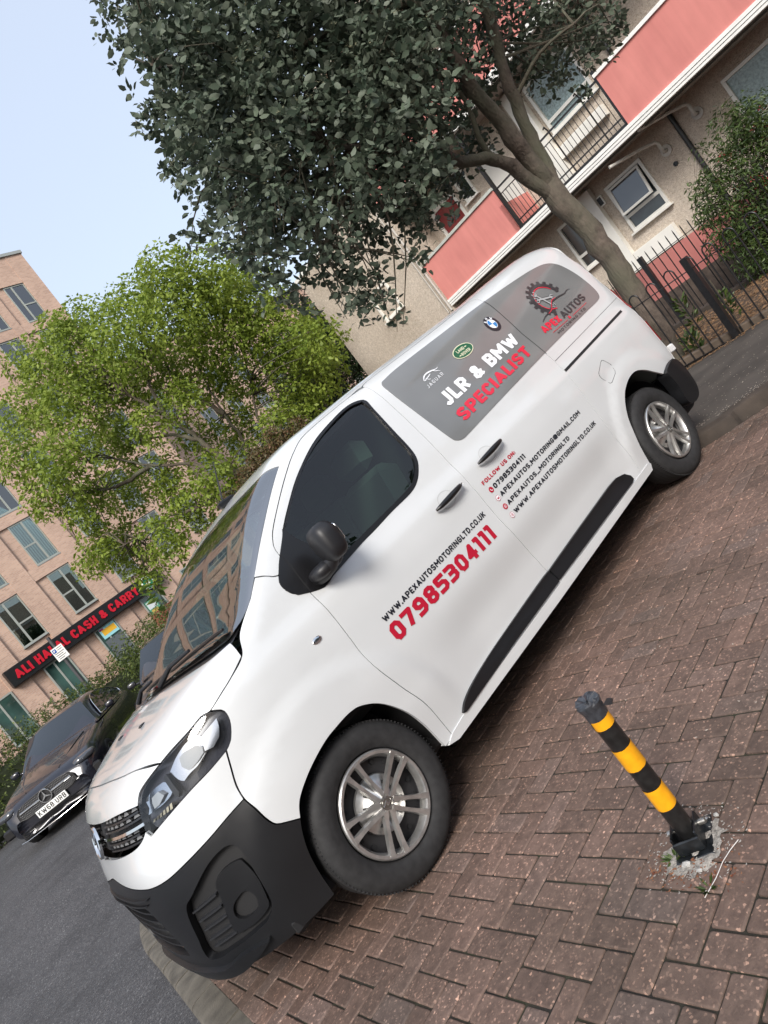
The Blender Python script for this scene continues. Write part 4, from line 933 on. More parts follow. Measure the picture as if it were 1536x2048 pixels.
o=obj('block_paving',PV,PF,M_pav,None,True,rnd=PR); o.data.polygons.foreach_set('use_smooth',[len(p.vertices)==4 and False or len(p.vertices)==4 for p in o.data.polygons]); o.matrix_world=M_van; tag(o,kind='structure')
jv=[(a,b,-.0065) for a,b in region]; V2,T,_=cdt(region,(),.0); jb=obj('paving_bed',[(a,b,-.0065) for a,b in V2],T,M_joint); jb.matrix_world=M_van; tag(jb,kind='structure')
# raised pavement behind the van with its kerb
pk_=MB(); RK=smooth_poly([(a,b) for a,b in REARK],.12,False); tr_=np.gradient(RK,axis=0); tr_/=np.linalg.norm(tr_,axis=1,keepdims=True); RN=np.c_[tr_[:,1],-tr_[:,0]]
RN=np.where((RN[:,:1]<0),-RN,RN); prof=[(0,-.1),(0,.082),(.006,.094),(.018,.1),(.125,.101),(.126,.06)]
for i in range(0,len(RK)-1,6):
    j=min(i+6,len(RK)-1);P=RK[i:j+1].copy();P[0]+=tr_[i]*.002;P[-1]-=tr_[j]*.002;k=len(prof)
    Vv=[(p[0]+n_[0]*a,p[1]+n_[1]*a,z) for p,n_ in zip(P,RN[i:j+1]) for a,z in prof]
    Ff=[(q*k+r_,q*k+r_+1,(q+1)*k+r_+1,(q+1)*k+r_) for q in range(len(P)-1) for r_ in range(k-1)]+[tuple(range(k)),tuple(reversed(range((len(P)-1)*k,len(P)*k)))]
    pk_.add(Vv,Ff)
M_kdark=mat('dark_worn_kerb',(.042,.032,.025),.85,noise=(7,.35,8),bump=(90,.5,.005))
o=pk_.build('rear_kerb',M_kdark,None,30); o.matrix_world=M_van; tag(o,kind='structure')
Pp=[(p[0]+n_[0]*.124,p[1]+n_[1]*.124) for p,n_ in zip(RK,RN)]+[(6.33,4.4),(6.33,-4.2)]
V2,T,_=cdt(np.array(Pp),(),.25); o=obj('pavement',[(a,b,.099+.002*math.sin(a*3+b*2)) for a,b in V2],T,M_pavt); o.matrix_world=M_van; tag(o,kind='structure')
for a,b in (((5.4,-4.2),(5.3,-.6)),): pass
# planting strip and yard beyond the railings (level)
M_soil=mat('leaf_litter_soil',(.085,.055,.035),.95,noise=(30,.5,8),bump=(60,1.,.03))
def flat(name,x0,x1,y0,y1,z,m,dx=.5):
    gx=np.arange(x0,x1+1e-6,(x1-x0)/max(1,int((x1-x0)/dx)));gy=np.arange(y0,y1+1e-6,(y1-y0)/max(1,int((y1-y0)/dx)))
    A,B=np.meshgrid(gx,gy);Vv=np.c_[A.ravel(),B.ravel(),np.full(A.size,z)];q=len(gx)
    return tag(obj(name,Vv,[(j*q+i,j*q+i+1,(j+1)*q+i+1,(j+1)*q+i) for j in range(len(gy)-1) for i in range(q-1)],m),kind='structure')
flat('planting_soil',6.46,9.62,-7,9,.235,M_soil)
def m_yard(n,b,tc):
    v=tc.outputs['Object']; t=tex(n,'ShaderNodeTexBrick',v,1.); t.inputs['Color1'].default_value=(.13,.095,.075,1);t.inputs['Color2'].default_value=(.10,.08,.068,1);t.inputs['Mortar'].default_value=(.055,.045,.038,1)
    t.inputs['Brick Width'].default_value=.45;t.inputs['Row Height'].default_value=.45;t.inputs['Mortar Size'].default_value=.01; t2=tex(n,'ShaderNodeTexNoise',v,18.,Detail=6.); r2=ramp(n,t2.outputs['Fac'],[(.3,(.7,.7,.7)),(.7,(1.2,1.2,1.2))])
    n.links.new(mixc(n,1.,t.outputs['Color'],r2.outputs[0],'MULTIPLY'),b.inputs['Base Color'])
flat('yard_paving',9.62,15.3,-8,16,.20,node_mat('yard_slabs',m_yard,.85),1.)
MB().box(6.345,-7,-.05,6.46,9,.305,.008).build('planter_edging',mat('edging_concrete',(.10,.075,.055),.9,noise=(8,.3,7),bump=(80,.5,.004))); tag(bpy.data.objects['planter_edging'],'low brown concrete edging at the foot of the black railings','edging')
tag(MB().box(9.55,-7,.1,9.68,9,.31,.008).build('yard_edging',M_kdark),'dark low edging on the far side of the leaf covered planting strip','edging')
# fallen leaves and petals
def litter(name,n,fx,size,m,label=None,zf=None,flatness=.35):
    V=[];Q=[];Rr=[]
    for i in range(n):
        x,y,z=fx(); a=random.uniform(0,6.28); s=size*random.uniform(.5,1.3); tl=random.gauss(0,flatness); tl2=random.gauss(0,flatness)
        for (p,q) in ((-1,0),(0,-.45),(1,0),(0,.45)):
            V.append((x+s*(p*math.cos(a)-q*math.sin(a)),y+s*(p*math.sin(a)+q*math.cos(a)),z+s*abs(p*tl+q*tl2)+.001))
        Q.append((4*i,4*i+1,4*i+2,4*i+3)); Rr.append(random.random())
    return tag(fast(name,V,Q,m,None,Rr),label,'leaf litter' if label else None,kind='stuff')
M_lit=leafmat('dry_leaves',(.16,.085,.035),(.34,.20,.10),.05,.8)
litter('leaf_litter',9000,lambda:(random.uniform(6.5,9.5),random.uniform(-2,5),.237+random.uniform(0,.02)),.028,M_lit,'brown dry leaf litter covering the bed behind the railings')
def pv_():
    y=random.gauss(-.4,1.3); x=random.uniform(4.0,6.25)
    if random.random()<.45: x=float(rearx(y))+abs(random.gauss(0,.12))+.16
    p=RG@np.array([x,y,.103]); return tuple(p)
litter('pavement_petals',1500,pv_,.0075,mat('pale_petals',(.42,.36,.30),.8),'tiny pale petals scattered on the dark pavement')
def pg_():
    y=random.uniform(-3,1.2); x=float(rearx(y))-abs(random.gauss(0,.16))-.01
    if random.random()<.45: x,y=random.uniform(.5,3.8),random.uniform(-3,.0)
    return tuple(RG@np.array([x,y,.002]))
litter('paving_petals',900,pg_,.0062,MATS['pale_petals'],'tiny pale crumbs gathered on the block paving by the rear kerb')
litter('gutter_leaves',500,lambda:tuple(RG@np.array([6.28-abs(random.gauss(0,.05)),random.uniform(-2.5,1.6),.104])),.022,M_lit,'dry brown leaves caught along the foot of the railings')
# ------------------------------------------------------------------ railings
M_iron=mat('black_iron_paint',(.010,.010,.011),.38,0,.2,noise=(40,.4))
def railing(name,label,x0,y0,y1,zlo,zhi,post_y,hoop=True,step=.116,gx=.031,lift=.12):
    r=empty(name,label=label,cat='railings'); X=lambda y:x0+gx*y
    k=0;y=y0
    while y<y1:
        if hoop and k%2==0:
            rr=step/2; zc=zhi+lift-rr; pts=[(X(y),y,zlo)]+[(X(y),y,zc)]+[(X(y+rr-rr*math.cos(t)),y+rr-rr*math.cos(t),zc+rr*math.sin(t)) for t in np.linspace(.25,math.pi-.25,9)]+[(X(y+step),y+step,zc),(X(y+step),y+step,zlo)]
            MB().tube(pts,.0085,8).build('hooped_bar',M_iron,r,60)
        elif not hoop:
            MB().tube([(X(y),y,zlo),(X(y),y,zhi+lift),(X(y),y,zhi+lift+.05)],[.009,.009,.001],6).build('bar',M_iron,r)
        y+=step;k+=1
    for z in (zlo+.03,zhi): 
        MB().box(-.018,0,-.005,.018,y1-y0,.005,M=Matrix.Translation((X(y0),y0,z))@Matrix.Rotation(-math.atan(gx),4,'Z')).build('rail',M_iron,r)
    for py in post_y: MB().box(X(py)-.035,py-.035,zlo-.08,X(py)+.035,py+.035,zhi+.135,.006).build('post',M_iron,r)
    return r
railing('front_railings','nearer black iron railings with hooped tops between the pavement and the planting bed',6.305,-4.0,4.2,.20,1.065,(-2.0,.712,3.40))
railing('yard_railings','farther black iron railings with pointed bars in front of the low pink wall',9.62,-4.0,8.0,.22,1.33,(-.2,2.75,5.6),False,.125)
# ------------------------------------------------------------------ buildings
def m_dash(c1,c2,c3):
    def f(n,b,tc):
        v=tc.outputs['Object']; t=tex(n,'ShaderNodeTexVoronoi',v,75.); r=ramp(n,t.outputs['Color'],[(0,c1),(.45,c2),(.9,c3),(1,(c1[0]*.55,c1[1]*.5,c1[2]*.45))])
        t2=tex(n,'ShaderNodeTexNoise',v,.7,Detail=6.); r2=ramp(n,t2.outputs['Fac'],[(.3,(.86,.85,.83)),(.7,(1.06,1.06,1.06))])
        t3=tex(n,'ShaderNodeTexNoise',v,14.,Detail=5.); r3=ramp(n,t3.outputs['Fac'],[(.3,(.84,.83,.82)),(.7,(1.08,1.08,1.08))])
        c=mixc(n,1.,r.outputs[0],r2.outputs[0],'MULTIPLY'); c=mixc(n,1.,c,r3.outputs[0],'MULTIPLY'); n.links.new(c,b.inputs['Base Color']); bumpn(n,b,t.outputs['Distance'],.8,.012)
    return f
M_dash=node_mat('cream_pebbledash',m_dash((.37,.30,.235),(.56,.485,.405),(.66,.60,.52)),.9)
def m_pink(n,b,tc):
    v=tc.outputs['Object']; t=tex(n,'ShaderNodeTexNoise',v,1.1,Detail=7.); r=ramp(n,t.outputs['Fac'],[(.3,(.52,.185,.165)),(.7,(.62,.235,.205))])
    mp=n.nodes.new('ShaderNodeMapping'); mp.inputs['Scale'].default_value=(1,1,.12); n.links.new(v,mp.inputs[0]); ts=tex(n,'ShaderNodeTexNoise',mp.outputs[0],6.,Detail=5.); rs=ramp(n,ts.outputs['Fac'],[(.35,(.94,.935,.93)),(.6,(1.02,1.02,1.02))]); n.links.new(mixc(n,1.,r.outputs[0],rs.outputs[0],'MULTIPLY'),b.inputs['Base Color']); t2=tex(n,'ShaderNodeTexNoise',v,90.,Detail=4.); bumpn(n,b,t2.outputs['Fac'],.3,.004)
M_pink=node_mat('pink_render',m_pink,.85)
M_upvc=mat('white_upvc',(.74,.73,.68),.35,noise=(3,.05)); M_fas=mat('white_fascia',(.78,.78,.75),.5,noise=(5,.06)); M_cap=mat('grey_coping',(.42,.44,.40),.8,noise=(6,.15))
M_wgl=mat('flat_window_glass',(.03,.04,.045),.04,0,.0,.9,noise=(2,.5)); M_frost=mat('patterned_glass',(.22,.29,.29),.25,0,0,.6,noise=(20,.4))
M_drain=mat('black_downpipe',(.02,.021,.024),.4)
pb=empty('pink_balcony_flats',(15.3,0,0),R(-1.776),'cream pebbledashed block of flats with pink balcony walls and white fascias','flats')
def window(par,y0,y1,z0,z1,x=0.,trans=.28,tilt=0.,glass=None,name='window'):
    w=MB().box(x-.05,y0,z0,x+.02,y1,z0+.07,.006).box(x-.05,y0,z1-.07,x+.02,y1,z1,.006).box(x-.05,y0,z0+.07,x+.02,y0+.07,z1-.07).box(x-.05,y1-.07,z0+.07,x+.02,y1,z1-.07)
    zt=z0+(z1-z0)*trans
    if trans: w.box(x-.045,y0+.07,zt-.035,x+.02,y1-.07,zt+.035)
    o=w.build(name,M_upvc,par)
    MB().box(x+.005,y0+.06,z0+.06,x+.012,y1-.06,z1-.06).build('pane',glass or M_wgl,o)
    if tilt:
        Mt=Matrix.Translation((x-.055,0,z1-.09))@Matrix.Rotation(R(tilt),4,'Y')
        h=z1-zt-.15; s=MB().box(-.03,y0+.10,-h,.01,y0+.15,0,M=Mt).box(-.03,y1-.13,-h,.01,y1-.08,0,M=Mt).box(-.03,y0+.15,-.05,.01,y1-.13,0,M=Mt).box(-.03,y0+.15,-h,.01,y1-.13,-h+.05,M=Mt).build('open_sash',M_upvc,o)
        MB().box(-.012,y0+.14,-h+.04,-.004,y1-.12,-.04,M=Mt).build('pane',glass or mat('tilted_pane',(.05,.055,.06),.03,0,0,1.2),o)
    MB().box(x-.11,y0-.05,z0-.045,x+.02,y1+.06,z0,.006).build('sill',M_upvc,o); return o
def wallx(name,par,y0,y1,z0,z1,x,holes,m,th=.25):
    """wall in the plane x with rectangular openings, real thickness behind it"""
    ys_=sorted({y0,y1,*[h[0] for h in holes],*[h[1] for h in holes]}); zs_=sorted({z0,z1,*[h[2] for h in holes],*[h[3] for h in holes]}); mb=MB()
    V=[];Fc=[];idx={}
    def vid(y,z,k):
        if (y,z,k) not in idx: idx[(y,z,k)]=len(V); V.append((x+(th if k else 0),y,z))
        return idx[(y,z,k)]
    inh=lambda a,b:any(h[0]-1e-6<=a<=h[1]+1e-6 and h[2]-1e-6<=b<=h[3]+1e-6 for h in holes)
    ny,nz=len(ys_)-1,len(zs_)-1; solid=[[not inh((ys_[i]+ys_[i+1])/2,(zs_[j]+zs_[j+1])/2) for j in range(nz)] for i in range(ny)]
    for i in range(ny):
        for j in range(nz):
            if not solid[i][j]: continue
            a,b,c,d=ys_[i],ys_[i+1],zs_[j],zs_[j+1]
            Fc.append((vid(a,c,0),vid(a,d,0),vid(b,d,0),vid(b,c,0)))
            for (di,dj,p,q) in ((-1,0,(a,c),(a,d)),(1,0,(b,d),(b,c)),(0,-1,(b,c),(a,c)),(0,1,(a,d),(b,d))):
                ii,jj=i+di,j+dj
                if not(0<=ii<ny and 0<=jj<nz) or not solid[ii][jj]: Fc.append((vid(*p,0),vid(*q,0),vid(*q,1),vid(*p,1))[::-1])
    return obj(name,V,Fc,m,par)
holes=[(4.33,5.34,1.98,3.18),(6.30,6.86,1.98,3.22),(1.0,2.30,1.9,3.20),(7.6,8.5,.9,3.0),(-3.2,-2.2,1.98,3.18),
 (4.22,5.55,4.86,6.10),(8.70,9.62,3.72,5.84),(8.02,8.46,5.30,6.12),(6.95,7.6,3.75,5.9),(.6,1.9,4.9,6.1),(-3.,-1.8,4.9,6.1)]
wallx('wall',pb,-9,10.0,0,9.5,0.,holes,M_dash)
window(pb,4.33,5.34,1.98,3.18,.0,.30,9); window(pb,6.30,6.86,1.98,3.22,.0,.28); window(pb,1.0,2.30,1.9,3.20,.0,.25,0,M_frost); window(pb,-3.2,-2.2,1.98,3.18,.0,.28)
window(pb,4.22,5.55,4.86,6.10,.0,.22,0,M_frost); window(pb,8.02,8.46,5.30,6.12,.0,.0); window(pb,.6,1.9,4.9,6.1); window(pb,-3.,-1.8,4.9,6.1)
d_=MB().box(.03,8.76,3.72,.07,9.56,5.78,.004).build('front_door',mat('red_door_paint',(.20,.018,.022),.35,0,.3),pb)
MB().box(-.01,8.66,3.7,.06,8.76,5.90).box(-.01,9.56,3.7,.06,9.66,5.90).box(-.01,8.76,5.78,.06,9.56,5.90).build('door_frame',M_upvc,d_)
fan=[(0.,0.)]+[(.26*math.cos(t),.26*math.sin(t)) for t in np.linspace(0,math.pi,16)]
MB().prism([(9.16+a,5.24+b) for a,b in fan][1:],0,.012,M=Matrix(((0,0,-1,.03),(1,0,0,0),(0,1,0,0),(0,0,0,1)))).build('fan_light',M_wgl,d_)
for t in (.8,1.57,2.34): MB().tube([(.012,9.16,5.24),(.012,9.16+.25*math.cos(t),5.24+.25*math.sin(t))],.012,6).build('glazing_bar',MATS['red_door_paint'],d_)
MB().box(.03,6.98,3.74,.08,7.57,5.88).build('balcony_door',M_upvc,pb); MB().box(.03,7.6,.9,.08,8.5,3.0).build('ground_door',M_upvc,pb)
MB().box(-.16,5.62,1.22,-.0,5.92,3.42,.004).build('white_boarding',M_upvc,pb); MB().box(-.16,4.52,1.22,-.0,5.60,1.62,.004).build('white_boarding',M_upvc,pb)
MB().box(-.05,5.48,2.90,.0,5.72,3.14,.004).build('wall_vent',M_upvc,pb); MB().box(-.055,5.51,2.93,-.05,5.69,3.11).build('vent_grille',M_drain,pb)
MB().box(-.16,4.3,4.30,-.0,5.7,4.55,.004).build('white_boarding',M_upvc,pb)
MB().box(-.20,5.66,3.78,-.002,6.05,6.30,.004).build('white_boarding',M_upvc,pb)
for yy,zz in ((3.80,2.56),): MB().lathe([(.05,0),(.05,-.03),(.035,-.03),(.03,-.01),(0,-.01)],(0,yy,zz),'x',20).build('wall_pipe_end',M_drain,pb)
for (fy,fz) in ((3.80,2.90),(2.93,3.05)):
    MB().lathe([(.04,0),(.12,-.01),(.12,-.04),(.05,-.045)],(0,fy,fz),'x',24).tube([(0,fy,fz),(-.15,fy,fz),(-.19,fy-.01,fz+.06),(-.20,fy-.02,fz+.20),(-.24,fy+.0,fz+.26),(-.5,fy+.20,fz+.33),(-1.12,fy+.62,fz+.42)],.035,12).build('flue_pipe',mat('flue_white',(.50,.48,.44),.5,noise=(9,.2)),pb,50)
MB().tube([(-.05,3.36,.2),(-.05,3.36,3.48)],.05,14).build('downpipe',M_drain,pb,60); MB().tube([(-.05,3.58,3.74),(-.05,3.58,6.3)],.045,14).build('downpipe',M_drain,pb,60)
BX=-1.2
def deck(z,first):
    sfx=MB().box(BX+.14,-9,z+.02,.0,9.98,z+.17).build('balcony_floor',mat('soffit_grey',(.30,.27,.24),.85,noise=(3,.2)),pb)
    f=MB()
    for k,(a,b,p) in enumerate(((0.,.055,.0),(.060,.115,.012),(.120,.190,.024))): f.box(BX-p,-9,z+a,BX+.14,9.94,z+b,.004)
    f.build('white_fascia',M_fas,pb)
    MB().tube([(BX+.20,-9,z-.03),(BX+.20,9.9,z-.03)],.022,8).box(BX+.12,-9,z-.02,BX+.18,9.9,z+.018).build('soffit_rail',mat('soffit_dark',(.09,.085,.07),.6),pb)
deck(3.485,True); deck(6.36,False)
M_fine=MATS['black_iron_paint']
for (y0,y1,z0,z1,e) in ((-9,3.60,3.68,4.79,0),(6.92,9.93,3.68,4.79,0),(-9,9.93,6.55,7.70,0)):
    MB().box(BX+.02,y0,z0,BX+.20,y1,z1).build('pink_parapet',M_pink,pb)
    MB().box(BX-.02,y0-.02,z1+.002,BX+.24,y1+.02,z1+.075,.006).build('coping',M_cap if y0>0 else M_fas,pb)
MB().box(BX+.02,6.92,3.68,-.0,7.02,4.40).build('pink_side_wall',M_pink,pb)
rl=MB().box(BX+.04,3.64,3.675,BX+.16,6.90,3.74).box(BX+.09,3.62,4.74,BX+.13,6.90,4.78).box(BX+.09,3.62,4.60,BX+.13,6.90,4.62).box(BX+.09,3.62,3.86,BX+.13,6.90,3.89).box(BX+.06,3.60,3.70,BX+.15,3.67,4.95).box(BX+.06,6.84,3.70,BX+.15,6.91,6.3)
rl.build('balcony_railing',M_iron,pb)
k=0
for y in np.arange(3.78,6.8,.115):
    k+=1; post=k%8==4
    MB().tube([(BX+.11,y,3.74),(BX+.11,y,4.60 if not post else 4.80)]+([(BX+.05,y,4.90),(BX-.02,y,4.86)] if post else []),.008 if not post else .017,8).build('baluster',M_iron,pb,60)
MB().box(BX,9.94,0,.3,14.42,7.38).build('stair_tower',M_dash,pb)
MB().tube([(BX-.05,9.97,3.4),(BX-.05,9.97,7.3)],.035,10).tube([(BX-.06,10.10,3.4),(BX-.06,10.10,7.3)],.02,8).build('downpipe',mat('pale_downpipe',(.45,.42,.38),.6),pb,60)
MB().box(BX-.05,9.94,7.385,.4,14.5,7.50).build('tower_roof_edge',M_fas,pb)
tw=window(pb,11.35,12.25,4.45,5.35,BX-.0,.0,0,M_frost); 
MB().box(-1.9,-9,9.5,8,10.0,9.7).box(0.25,-9,0,8,10,9.5).box(.3,10,0,8,14.42,7.38).build('roof_and_core',M_dash,pb)
MB().box(-4.55,-6,.70,-4.35,8.2,1.27).build('garden_wall',M_pink,None); o=bpy.data.objects['garden_wall']; o.location=(15.3,0,0); o.rotation_euler=(0,0,R(-1.776)); tag(o,'low pink rendered wall behind the farther railings','wall'); ob_=MB().box(-4.56,-6,.15,-4.36,8.2,.698).build('brick_plinth',mat('brown_plinth',(.10,.075,.06),.9,noise=(12,.3)),o)
# brick flats across the road with the shop below
def m_brick(n,b,tc):
    v=tc.outputs['Object']; s=n.nodes.new('ShaderNodeSeparateXYZ'); n.links.new(v,s.inputs[0]); a=n.nodes.new('ShaderNodeMath'); a.operation='ADD'; n.links.new(s.outputs[0],a.inputs[0]); n.links.new(s.outputs[1],a.inputs[1])
    c=n.nodes.new('ShaderNodeCombineXYZ'); n.links.new(a.outputs[0],c.inputs[0]); n.links.new(s.outputs[2],c.inputs[1])
    t=tex(n,'ShaderNodeTexBrick',c.outputs[0],1.); t.inputs['Color1'].default_value=(.52,.35,.26,1);t.inputs['Color2'].default_value=(.40,.255,.19,1);t.inputs['Mortar'].default_value=(.46,.37,.31,1)
    t.inputs['Brick Width'].default_value=.225;t.inputs['Row Height'].default_value=.075;t.inputs['Mortar Size'].default_value=.009; t.inputs['Bias'].default_value=-.1
    t2=tex(n,'ShaderNodeTexNoise',v,.35,Detail=6.); r2=ramp(n,t2.outputs['Fac'],[(.3,(.85,.84,.84)),(.7,(1.1,1.1,1.1))])
    n.links.new(mixc(n,1.,t.outputs['Color'],r2.outputs[0],'MULTIPLY'),b.inputs['Base Color'])
M_brk=node_mat('pale_brickwork',m_brick,.9)
M_wfr=mat('grey_green_window_frame',(.30,.32,.29),.45); M_bgl=mat('green_tinted_glass',(.035,.075,.065),.03,0,0,1.0,noise=(.8,.6)); M_cope=mat('grey_metal_coping',(.28,.30,.29),.5)
def m_curt(n,b,tc):
    v=tc.outputs['Object']; t=tex(n,'ShaderNodeTexWave',v,2.6,Distortion=1.2); t.bands_direction='X'; r=ramp(n,t.outputs['Fac'],[(.3,(.06,.12,.10)),(.6,(.38,.55,.47)),(1,(.55,.70,.62))]); n.links.new(r.outputs[0],b.inputs['Base Color'])
M_curt=node_mat('green_white_curtain',m_curt,.8)
M_wincl=glassmat('clear_flat_glass',(.55,.70,.65),2.3)
bb=empty('brick_flats',(-4.445,32.39,0),R(7.8144),'tall pale brick apartment block with green tinted windows above the shop','apartment block')
SR=[10.9+2.83*k for k in range(-9,5)]; SR[-1]=21.75; S1=22.81; S0=SR[0]-2.4; ZT=[6.63+2.93*k for k in range(0,6)]
back=MB().box(S0,.12,0,S1,.5,23.0).build('recessed_wall',M_brk,bb)
pr=MB()
lastr=S0
for s in SR: pr.box(lastr,0,0,s-1.86,.119,23.0); lastr=s
pr.box(SR[-1],0,0,S1,.119,23.0)
for z in ZT:
    zlo=z+.02; zhi=z+.62 if z<21 else 23.0
    for s in SR: pr.box(s-1.86,.02,zlo,s,.119,zhi)
pr.build('brick_piers_and_bands',M_brk,bb)
MB().box(S0-.05,-.08,23.0,S1+.08,.6,23.18).build('parapet_coping',M_cope,bb); MB().box(S0,.5,0,S1,14,23.0).build('building_core',M_brk,bb)
def bwin(s,z,cur,flip):
    x0,x1=s-1.26,s-.02; y=.10; f=MB(); z0=z-2.30
    f.box(x0,y-.03,z0,x1,y+.015,z0+.07).box(x0,y-.03,z-.07,x1,y+.015,z).box(x0,y-.03,z0+.07,x0+.06,y+.015,z-.07).box(x1-.06,y-.03,z0+.07,x1,y+.015,z-.07)
    xm=x0+.46 if not flip else x1-.56
    f.box(xm-.045,y-.035,z0+.07,xm+.045,y+.015,z-.07); zm=z0+1.05
    if not flip: f.box(xm+.045,y-.035,zm-.04,x1-.06,y+.015,zm+.04)
    else: f.box(x0+.06,y-.035,zm-.04,xm-.045,y+.015,zm+.04)
    o=f.build('window',M_wfr,bb); MB().box(x0-.04,y-.10,z0-.05,x1+.04,y+.015,z0-.002).build('sill',M_cope,o)
    MB().box(x0+.05,y+.001,z0+.06,x1-.05,y+.006,z-.06).build('pane',M_wincl,o)
    MB().box(x0+.02,y+.010,z0+.03,x1-.02,y+.017,z-.03).build('curtain' if cur else 'dark_room_sheet',M_curt if cur else M_bgl,o); return o  # without a curtain, a dark sheet is painted for the unlit room behind
random.seed(11)
for i,s in enumerate(SR):
    for j,z in enumerate(ZT):
        if i<3 and (i+j)%1==0 and i<1: continue
        bwin(s,z,(j>0 and random.random()<.6),i%2==(0))
# sign board with lettering and round emblem
sg=MB().box(8.19,-.30,3.10,17.0,.0,3.93,.02).build('shop_sign',mat('sign_black',(.008,.009,.010),.35),None); sg.matrix_world=Matrix.Translation((-4.445,32.39,0))@Matrix.Rotation(R(7.8144),4,'Z'); tag(sg,'long black shop fascia sign with red capital letters on the brick block','shop sign')
sred=mat('sign_letter_red',(.50,.006,.022),.4)
def xz_text(s,x0,z0,w,h,y,m,par,th=.06,bold=.22,space=1.,name='sign_lettering'):
    V2,F2=stroke(s,bold,space); P=fit(V2,x0,z0,w,h); V=[(a,y,b) for a,b in P]+[(a,y+th,b) for a,b in P]; n=len(P)
    cnt={}
    F2=[f if sum((P[f[i]][0]*P[f[(i+1)%len(f)]][1]-P[f[(i+1)%len(f)]][0]*P[f[i]][1]) for i in range(len(f)))>0 else f[::-1] for f in F2]
    for f in F2:
        for i in range(len(f)): e=(f[i],f[(i+1)%len(f)]); cnt[e]=1
    Fc=[list(f) for f in F2]+[(b,a,a+n,b+n) for (a,b) in cnt if (b,a) not in cnt]
    return obj(name,V,Fc,m,par)
xz_text('ALI HALAL CASH & CARRY',8.52,3.30,6.95,.44,-.36,sred,sg,.06,.225,1.15)
em=MB().lathe([(0,0),(.33,0),(.36,.02),(.36,.10)],(16.12,-.42,3.52),'y',40).build('round_emblem',mat('emblem_white',(.62,.70,.62),.4),sg,True)
MB().lathe([(0,0),(.27,0),(.27,.006)],(16.12,-.427,3.52),'y',36).build('emblem_green',mat('emblem_green',(.01,.16,.07),.4),em,True)
for k in range(5):
    a=math.pi/2+(k-2)*.62; q=[(16.12+.18*math.cos(a)*t+.05*w_*math.sin(a),3.45+.20*math.sin(a)*t-.05*w_*math.cos(a)) for t,w_ in ((0,0),(.5,1),(1,0),(.5,-1))]
    MB().prism(q if area2(np.array(q))>0 else q[::-1],0,.006,M=Matrix(((1,0,0,0),(0,0,-1,-.428),(0,1,0,0),(0,0,0,1)))).build('emblem_leaf',MATS['emblem_white'],em)
# ground floor openings
def shopwin(x0,x1,z0,z1,mull,m=None,name='shop_window'):
    f=MB().box(x0,-.045,z0,x1,-.002,z0+.08).box(x0,-.045,z1-.08,x1,-.002,z1).box(x0,-.045,z0+.08,x0+.07,-.002,z1-.08).box(x1-.07,-.045,z0+.08,x1,-.002,z1-.08)
    for x in mull: f.box(x-.04,-.045,z0+.08,x+.04,-.002,z1-.08)
    o=f.build(name,M_wfr,bb); MB().box(x0+.05,-.02,z0+.05,x1-.05,-.003,z1-.05).build('pane',m or M_bgl,o); return o
for s in SR[3:]:
    if s>22: continue
    w_=shopwin(s-1.25,s-.02,.9,3.09,[s-.72]); 
po=MB().box(12.70,-.06,2.45,13.60,-.047,3.02).build('poster',mat('poster_cyan',(.30,.62,.66),.5),bb)
MB().box(12.80,-.066,2.60,13.55,-.061,2.90).build('poster_band',mat('poster_yellow',(.75,.42,.03),.5),po); MB().box(12.72,-.066,2.90,12.95,-.0605,2.99).build('poster_band',mat('poster_magenta',(.4,.03,.15),.5),po)
xz_text('OPEN',12.86,2.68,.62,.12,-.068,mat('poster_ink',(.25,.02,.02),.6),po,.002,.2,name='poster_mark') if False else None
MB().box(12.64,-.055,.9,13.62,-.048,2.35).build('grey_door',mat('grey_door_paint',(.10,.115,.125),.5),bb)
p2=MB().box(15.42,-.06,1.1,16.05,-.047,2.75).build('poster',mat('poster_green',(.10,.35,.22),.5),bb)
for (a,b,c_,d,col) in ((15.45,2.3,15.98,2.7,(.6,.65,.66)),(15.5,1.9,15.9,2.25,(.55,.40,.10)),(15.5,1.3,15.85,1.8,(.03,.25,.45))): MB().box(a,-.066,b,c_,-.061,d).build('poster_patch',mat('patch%d'%int(b*10),col,.5),p2)
MB().box(14.2,-2.6,-.3,15.5,-2.3,2.02).build('garden_wall',mat('red_brick_small',(.22,.07,.045),.9,noise=(14,.4)),None)
o=bpy.data.objects['garden_wall.001']; o.matrix_world=sg.matrix_world.copy(); tag(o,'low red brick wall below the end of the shop sign','wall')
